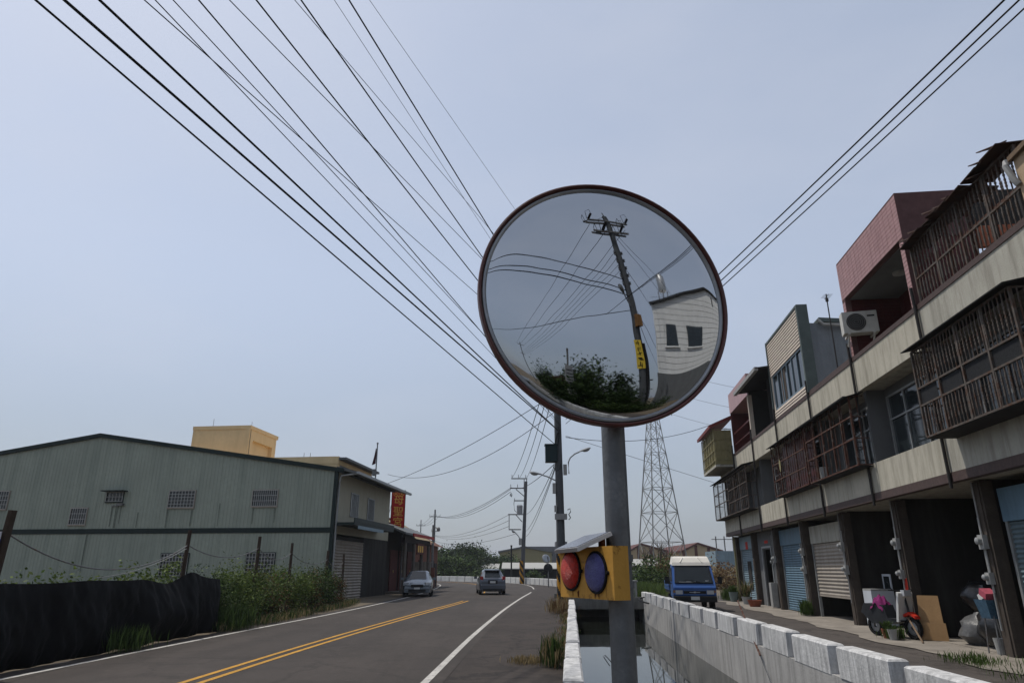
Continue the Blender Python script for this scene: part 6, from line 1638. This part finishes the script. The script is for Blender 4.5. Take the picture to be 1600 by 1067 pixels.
far_hall('olive yellow gabled warehouse far behind the bend pole', (781, 820, 862), 863, 855.5, 165, m_olive, m_roofgrey)
far_hall('tan gabled warehouse with dark brown pilasters behind the truck', (1068, 1090, 1127), 862, 850, 150, m_tanc, m_dtrim, bands=4, trim=m_dtrim)
far_hall('long tan warehouse with a maroon roof behind the lattice tower', (978, 1002, 1056), 866, 851, 165, m_tanc, m_dtrim, bands=5, trim=m_dtrim)
gb = thing('grey_block', 'grey flat roofed block of flats with small windows far behind the striped pole', 'building', at_y(858, 890, 185).xy.to_3d())
part('wall', m_grayb, gb, lambda m: m.box(-7.5, 9, 0, 12, 0, 7.3)); part('roof_room', m_grayb, gb, lambda m: m.box(2, 5, 2, 7, 7.3, 8.6))
for k in range(5):
    for z in (2.2, 4.9): part('window', m_glass, gb, lambda m: m.box(-6 + 2.8 * k, -4.6 + 2.8 * k, -.08, 0, z, z + 1.2))
wt = thing('roof_scaffold', 'pale green shed with a frame of thin rods behind the end house', 'shed', (at_y(1140, 880, 75).x, 75, 0))
part('wall', m_shB2, wt, lambda m: m.box(-1.4, 4, 0, 4, 0, 3.4))
for k in range(5): part('rod', m_arm, wt, lambda m: m.box(-1.2 + k * .9, -1.1 + k * .9, .2, .3, 3.4, 4.9))
part('rail', m_arm, wt, lambda m: m.box(-1.6, 4, .2, .3, 4.55, 4.62))
# far trees
for k, (px, yt, Y, rx, m_, lb) in enumerate(((704, 869, 112, 3.4, [m_leafF2, m_leafF2, m_leafF], 'bright green round tree at the outside of the bend'), (716, 848, 124, 4.6, [m_leafF, m_leafF, m_leafF2], 'tall dark tree behind the bright round tree'), (731, 851, 134, 4.2, [m_leafF, m_leafF], 'dark dense tree behind the tan shed'),
                                         (752, 864, 140, 4.0, [m_leafF, m_leafF2], 'lower dark tree between the shed and the far pole'), (770, 870, 150, 4.2, [m_leafF2, m_leafF], 'loose green tree beside the olive warehouse'), (786, 868, 150, 3.2, [m_leafF, m_leafF2], 'small tree touching the olive warehouse wall'))):
    p = at_y(px, yt, Y)
    tree(lb, (p.x, p.y, 0), p.z, (rx, rx, p.z * .44), 7500, .42, m_, 200 + k, 'trees beyond the bend', .2, p.z * .5, 26)
for k, (px, yt, Y, r) in enumerate(((768, 884, 102, 1.4), (745, 890, 106, 1.2), (835, 893, 96, 1.0))):
    p = at_y(px, yt, Y); shrub('roadside_bush', 'small green bush standing behind the white kerb wall', 'bush', (p.x, p.y, 0), (r, r, p.z * .5), 1200, .3, [m_leafM, m_leafD], 230 + k, 'bushes behind the kerb wall')
pp = at_y(799, 853, 90)
stp = MB(); stp.cyl((0, 0, 0), (0, 0, pp.z), .10, .10, 8); stp.cyl((0, 0, pp.z), (0, 0, pp.z + .12), .13, .13, 8)
tag(stp.build('bare_post', m_canopy, None, False, (pp.x, pp.y, 0)), 'bare dark steel post standing before the black netted shed', 'post')
rm = thing('road_mirror', 'small double convex road mirror facing the bend', 'traffic mirror', (at_z(857, 917).x, at_z(857, 917).y, 0))
part('pole', m_galv, rm, lambda m: m.cyl((0, 0, 0), (0, 0, 2.7), .05, .05, 8)); part('mirror_disc', m_gasket, rm, lambda m: m.lathe([(.001, .06), (.3, .04), (.4, 0), (.42, -.06), (.001, -.1)], 20, 0, Matrix.Rotation(R(70), 3, 'X') @ Matrix.Rotation(R(30), 3, 'Y'), (-.15, 0, 2.5))); part('mirror_disc', m_trimk, rm, lambda m: m.lathe([(.001, .06), (.3, .04), (.4, 0), (.42, -.06), (.001, -.1)], 20, 0, Matrix.Rotation(R(90), 3, 'X'), (0, 0, 1.65)))
# scrub around the tower foot and the brown mound
for k, (px, yt, Y, rx, ms, lb) in enumerate(((1020, 878, 58, 1.9, [m_leafM, m_leafD], 'green scrub bush beside the canal end'), (1035, 872, 62, 1.6, [m_leafB, m_leafM, m_straw], 'reddish brown scrub bush behind the truck'), (1048, 880, 55, 1.4, [m_leafM, m_leafB], 'mixed scrub bush directly behind the truck bed'), (1005, 888, 52, 1.6, [m_leafD, m_leafM], 'dark low scrub at the bridge end'), (1120, 878, 62, 2.4, [m_leafB, m_leafB, m_straw], 'dry brown brush heap on the mound behind the truck'), (1140, 884, 58, 2.2, [m_leafB, m_straw], 'dry brown brush heap beside the end house'))):
    p = at_y(px, yt, Y); shrub('scrub_bush', lb, 'bush', (p.x, p.y, 0), (rx, rx, max(.6, p.z * .55)), 2200, .22, ms, 250 + k, 'scrub around the tower foot', 6)
def bare(label, px, yt, Y, seed):
    p = at_y(px, yt, Y); t = thing('bare_tree', label, 'tree', (p.x, p.y, 0)); r2 = random.Random(seed)
    def tr(b):
        for k in range(7):
            a = r2.uniform(0, 6.28); l = p.z * r2.uniform(.7, 1.0); q = Vector((math.cos(a) * l * .16, math.sin(a) * l * .16, l))
            b.tube([(0, 0, 0), (q.x * .3 + r2.uniform(-.1, .1), q.y * .3, l * .45), (q.x * .6, q.y * .6 + r2.uniform(-.1, .1), l * .72), q], [.07, .05, .035, .012], 5)
            for j in range(3):
                s0 = q * r2.uniform(.45, .85); b.tube([s0, s0 + Vector((r2.uniform(-.7, .7), r2.uniform(-.5, .5), r2.uniform(.4, 1.0)))], [.025, .008], 4)
    part('branches', m_bark, t, tr); return t
bare('leafless thin tree before the lattice tower', 1027, 838, 60, 1); bare('second leafless sapling beside the tower leg', 1040, 846, 64, 2); bare('leafless shrub between tower and truck', 1012, 852, 66, 3)
md = MB(); n = 22; vs = [(0, 0, 1.5)]
for i in range(1, 8):
    for k in range(n):
        a = 2 * math.pi * k / n; r = i / 7
        vs.append((math.cos(a) * 4.2 * r, math.sin(a) * 3.2 * r, 1.5 * (1 - r ** 2) + (.2 * mnoise.noise(Vector((math.cos(a) * r * 5, math.sin(a) * r * 5, 2))) if i < 7 else -.02)))
md.add(vs, [(0, 1 + k, 1 + (k + 1) % n) for k in range(n)] + [(1 + (i - 1) * n + k, 1 + i * n + k, 1 + i * n + (k + 1) % n, 1 + (i - 1) * n + (k + 1) % n) for i in range(1, 7) for k in range(n)])
p = at_z(1122, 905)
o = md.build('earth_mound', mat('earth', (.15, .11, .085), .95, .3, 1.5, .6, 8), None, True, (p.x - .5, 56, 0)); o['kind'] = 'structure'
cbk = MB(); cbk.box(-.5, .5, -.3, .3, 0, .9); cbk.box(-.55, .55, -.35, .35, .9, .98)
tag(cbk.build('concrete_block', m_boxg, None, False, (6.1, 38.4, 0.0)), 'grey concrete block beside the canal bridge end', 'block')
# kerbside far grass and a broad belt of distant trees as one mass
rg = np.random.default_rng(77); n = 26000
ang = rg.uniform(-.95, .95, n); dist = rg.uniform(290, 330, n)
hmax = 6.5 + 2.4 * np.sin(ang * 31) + 1.8 * np.sin(ang * 77 + 1)
C = np.stack([np.sin(ang) * dist, np.cos(ang) * dist, rg.random(n) ** .8 * hmax], 1)
tag(quads_obj('far_tree_belt', leaf_quads(C, 2.6, rg, .3, .8), [m_leafF, m_leafF2]), 'distant belt of dark trees along the horizon', 'trees', None, 'stuff')
# lattice transmission tower
m_lat = mat('lattice_steel', (.22, .22, .21), .6, .15, 3, metal=.3)
TX, TY = at_y(1033, 847, 130).x, 130.0
tw = thing('lattice_tower', 'tall steel lattice transmission tower behind the scrub', 'transmission tower', (TX, TY, 0), R(14))
def hwid(z): return max(.75, .80 * (8.9 - .229 * z) / 2)
lv = [0, 6.3, 11.6, 16.0, 19.6, 22.6, 25.2, 27.5, 29.6, 31.5, 33.5, 35.5, 37.5, 39.5, 41.5, 43.5]
for sx in (-1, 1):
    for sy in (-1, 1):
        part('tower_leg', m_lat, tw, lambda m: [m.bar((sx * hwid(a), sy * hwid(a), a), (sx * hwid(b_), sy * hwid(b_), b_), .17 if a < 20 else .12) for a, b_ in zip(lv[:-1], lv[1:])])
F = [((-1, -1), (1, -1)), ((1, -1), (1, 1)), ((1, 1), (-1, 1)), ((-1, 1), (-1, -1))]
for a, b_ in zip(lv[:-1], lv[1:]):
    th = .095 if a < 12 else .07
    for (p0, p1) in F:
        wa, wb = hwid(a), hwid(b_)
        A0, A1 = Vector((p0[0] * wa, p0[1] * wa, a)), Vector((p1[0] * wa, p1[1] * wa, a)); B0, B1 = Vector((p0[0] * wb, p0[1] * wb, b_)), Vector((p1[0] * wb, p1[1] * wb, b_))
        part('brace', m_lat, tw, lambda m: m.bar(A0, B1, th)); part('brace', m_lat, tw, lambda m: m.bar(A1, B0, th))
        part('strut', m_lat, tw, lambda m: m.bar(B0, B1, th))
for z in (31.5, 36, 40.5):
    for sx in (-1, 1):
        ar_ = part('tower_arm', m_lat, tw, lambda m: (m.bar((sx * hwid(z), 0, z), (sx * 4.1, 0, z + .2), .13), m.bar((sx * hwid(z), 0, z + 1.4), (sx * 4.1, 0, z + .2), .11), m.bar((sx * 2.4, 0, z + .1), (sx * 1.2, 0, z + 1.1), .08)))
        part('insulator_string', m_ins, ar_, lambda m: m.cyl((sx * 4.1, 0, z + .1), (sx * 4.1, 0, z - 1.3), .09, .09, 6))
for k, z in enumerate((30.2, 34.7, 39.2)):
    cable((Vector((TX + 4.0, TY, z)), (TX + 60, TY - 70 + 10 * k, z - 4)), .03, 'faint transmission line from the lattice tower over the row house end', 'transmission lines', m_cable2, sag=9)

# ============================================================ BEHIND THE PHOTOGRAPHER (seen in the convex mirror)
def md_(az, dist):       # bearing from the mirror, degrees to the right of straight back
    az -= 20
    return (PX + dist * math.sin(R(az)), PY - dist * math.cos(R(az)))
m_wtile = mat('white_tile_wall', (.74, .73, .70), .6, .06, 2, .1, 20, streak=.25, dirt=(.42, .41, .37), sscale=3)
x, y = md_(61, 17.5)
wb_ = thing('white_house', 'tall white house with two dark windows reflected in the convex mirror', 'house', (x, y, 0), R(41))
# local -x.. : wall faces the mirror (+y local)
part('wall', m_wtile, wb_, lambda m: m.prism([(0, 0), (13, 0), (13, 11.4), (5.5, 11.2), (0, 9.4)], lambda u_, v_, w_: (u_, w_, v_), -9, 0))
part('roof_edge', m_canopy, wb_, lambda m: (m.bar((-.1, .05, 9.45), (5.5, .05, 11.25), .3, .2), m.bar((5.5, .05, 11.25), (13, .05, 11.45), .3, .2)))
for k in range(22): part('tile_course', m_inner, wb_, lambda m: m.box(.05, 12.9, .0, .006, .6 + k * .45, .62 + k * .45))
for x0, hw_ in ((1.2, .4), (3.3, .85)):
    wd = part('window', m_glass, wb_, lambda m: m.box(x0 - hw_, x0 + hw_, 0, .05, 6.3, 7.9))
    part('sill', m_wtile, wd, lambda m: m.box(x0 - hw_ - .1, x0 + hw_ + .1, 0, .12, 6.2, 6.3))
part('ground_floor', m_pwall, wb_, lambda m: m.box(-.1, 13, -.1, .15, 0, 4.3))
vent = part('vent_grille', m_inner, wb_, lambda m: [m.box(6.9, 7.4, 0, .04, 9.9 + k * .16, 9.98 + k * .16) for k in range(6)])
tk_ = thing('water_tank', 'slim steel water tank on a frame above the white house reflected in the mirror', 'water tank', (*md_(64.5, 20.5), 10.4))
part('tank', m_alu, tk_, lambda m: m.lathe([(.001, 1.5), (.34, 1.5), (.36, 1.55), (.36, 3.0), (.2, 3.2), (.001, 3.25)], 16), True)
for a, b_ in ((-.3, -.3), (.3, -.3), (-.3, .3), (.3, .3)): part('frame_leg', m_arm, tk_, lambda m: m.bar((a, b_, -.6), (a, b_, 1.5), .06))
for k, (az, dd, h_, rx, ms, lb) in enumerate(((48, 13, 3.5, 1.8, [m_leafD, m_leafM], 'dark leafy tree reflected beside the fused pole'), (42, 14, 4.2, 2.2, [m_leafD, m_leafM, m_leafD], 'tall dense tree reflected at the foot of the mirror'), (37, 12.5, 3.1, 1.7, [m_leafM, m_leafL], 'lighter leafed tree reflected near the sign boards'), (52, 12, 2.5, 1.6, [m_leafM, m_leafD], 'low round tree reflected before the white house'), (33, 24, 4.6, 1.6, [m_leafD], 'pointed dark tree reflected by the far bare pole'))):
    tree(lb, (*md_(az, dd), 0), h_, (rx, rx, h_ * .46), 6500, .2, [m_leafF, m_leafD] if len(ms) < 3 else [m_leafF, m_leafM], 300 + k, 'trees reflected in the mirror', .12, h_ * .54, 20)
x, y = md_(39, 11.5)
sb = thing('sign_post', 'thin post with two white notice boards reflected in the mirror', 'sign', (x, y, 0), R(150))
part('post', m_arm, sb, lambda m: m.cyl((0, 0, 0), (0, 0, 4.6), .05, .05, 8))
part('board', m_posterW, sb, lambda m: m.box(-.3, .3, -.08, -.06, 2.9, 3.7)); part('board', m_posterW, sb, lambda m: m.box(-.35, .35, -.08, -.06, 1.7, 2.4)); part('board_marks', m_inner, sb, lambda m: [m.box(-.22, .22, -.085, -.081, 3.0 + .16 * k, 3.05 + .16 * k) for k in range(4)])
x, y = md_(38, 27)
rh = thing('rear_house', 'low house with a dark arched awning and red door reflected in the mirror', 'house', (x, y, 0), R(18))
part('wall', m_pale, rh, lambda m: m.box(-4, 4, -6, 0, 0, 3.0)); part('roof', m_dkred, rh, lambda m: m.prism([(-4.5, 2.9), (4.5, 2.9), (0, 4.6)], lambda u_, v_, w_: (u_, w_, v_), -6.4, .6)); part('door', m_poster, rh, lambda m: m.box(-.6, .6, 0, .06, 0, 2.1)); part('awning', m_canopy, rh, lambda m: m.box(-3.6, -1, 0, 1.2, 2.2, 2.3)); part('window', m_glass, rh, lambda m: m.box(1.4, 2.8, 0, .06, .9, 2.0))
for k in range(3):
    hx, hy = md_(46 + 7 * k, 10.5 + k)
    shrub('rear_hedge', 'clipped hedge section along the canal behind the camera', 'hedge', (hx + .8, hy, 0), (1.5, 1.0, .8), 1500, .16, [m_leafD, m_leafM], 330 + k, 'hedge reflected in the mirror')

# ============================================================ HUMID AIR
hz = MB(); hz.box(-3150, 3150, -3150, 3150, -2.6, 62)
ho = hz.build('haze', bpy.data.materials.new('haze_air')); ho['kind'] = 'stuff'; ho['label'] = 'thin humid daytime haze over the whole place'
hm = ho.data.materials[0]; hm.use_nodes = True; hn = hm.node_tree; hn.nodes.clear()
h_out = hn.nodes.new('ShaderNodeOutputMaterial'); h_v = hn.nodes.new('ShaderNodeVolumePrincipled')
h_v.inputs['Color'].default_value = (.86, .92, 1.0, 1); h_v.inputs['Density'].default_value = .0003; h_v.inputs['Anisotropy'].default_value = .25
hn.links.new(h_v.outputs['Volume'], h_out.inputs['Volume'])
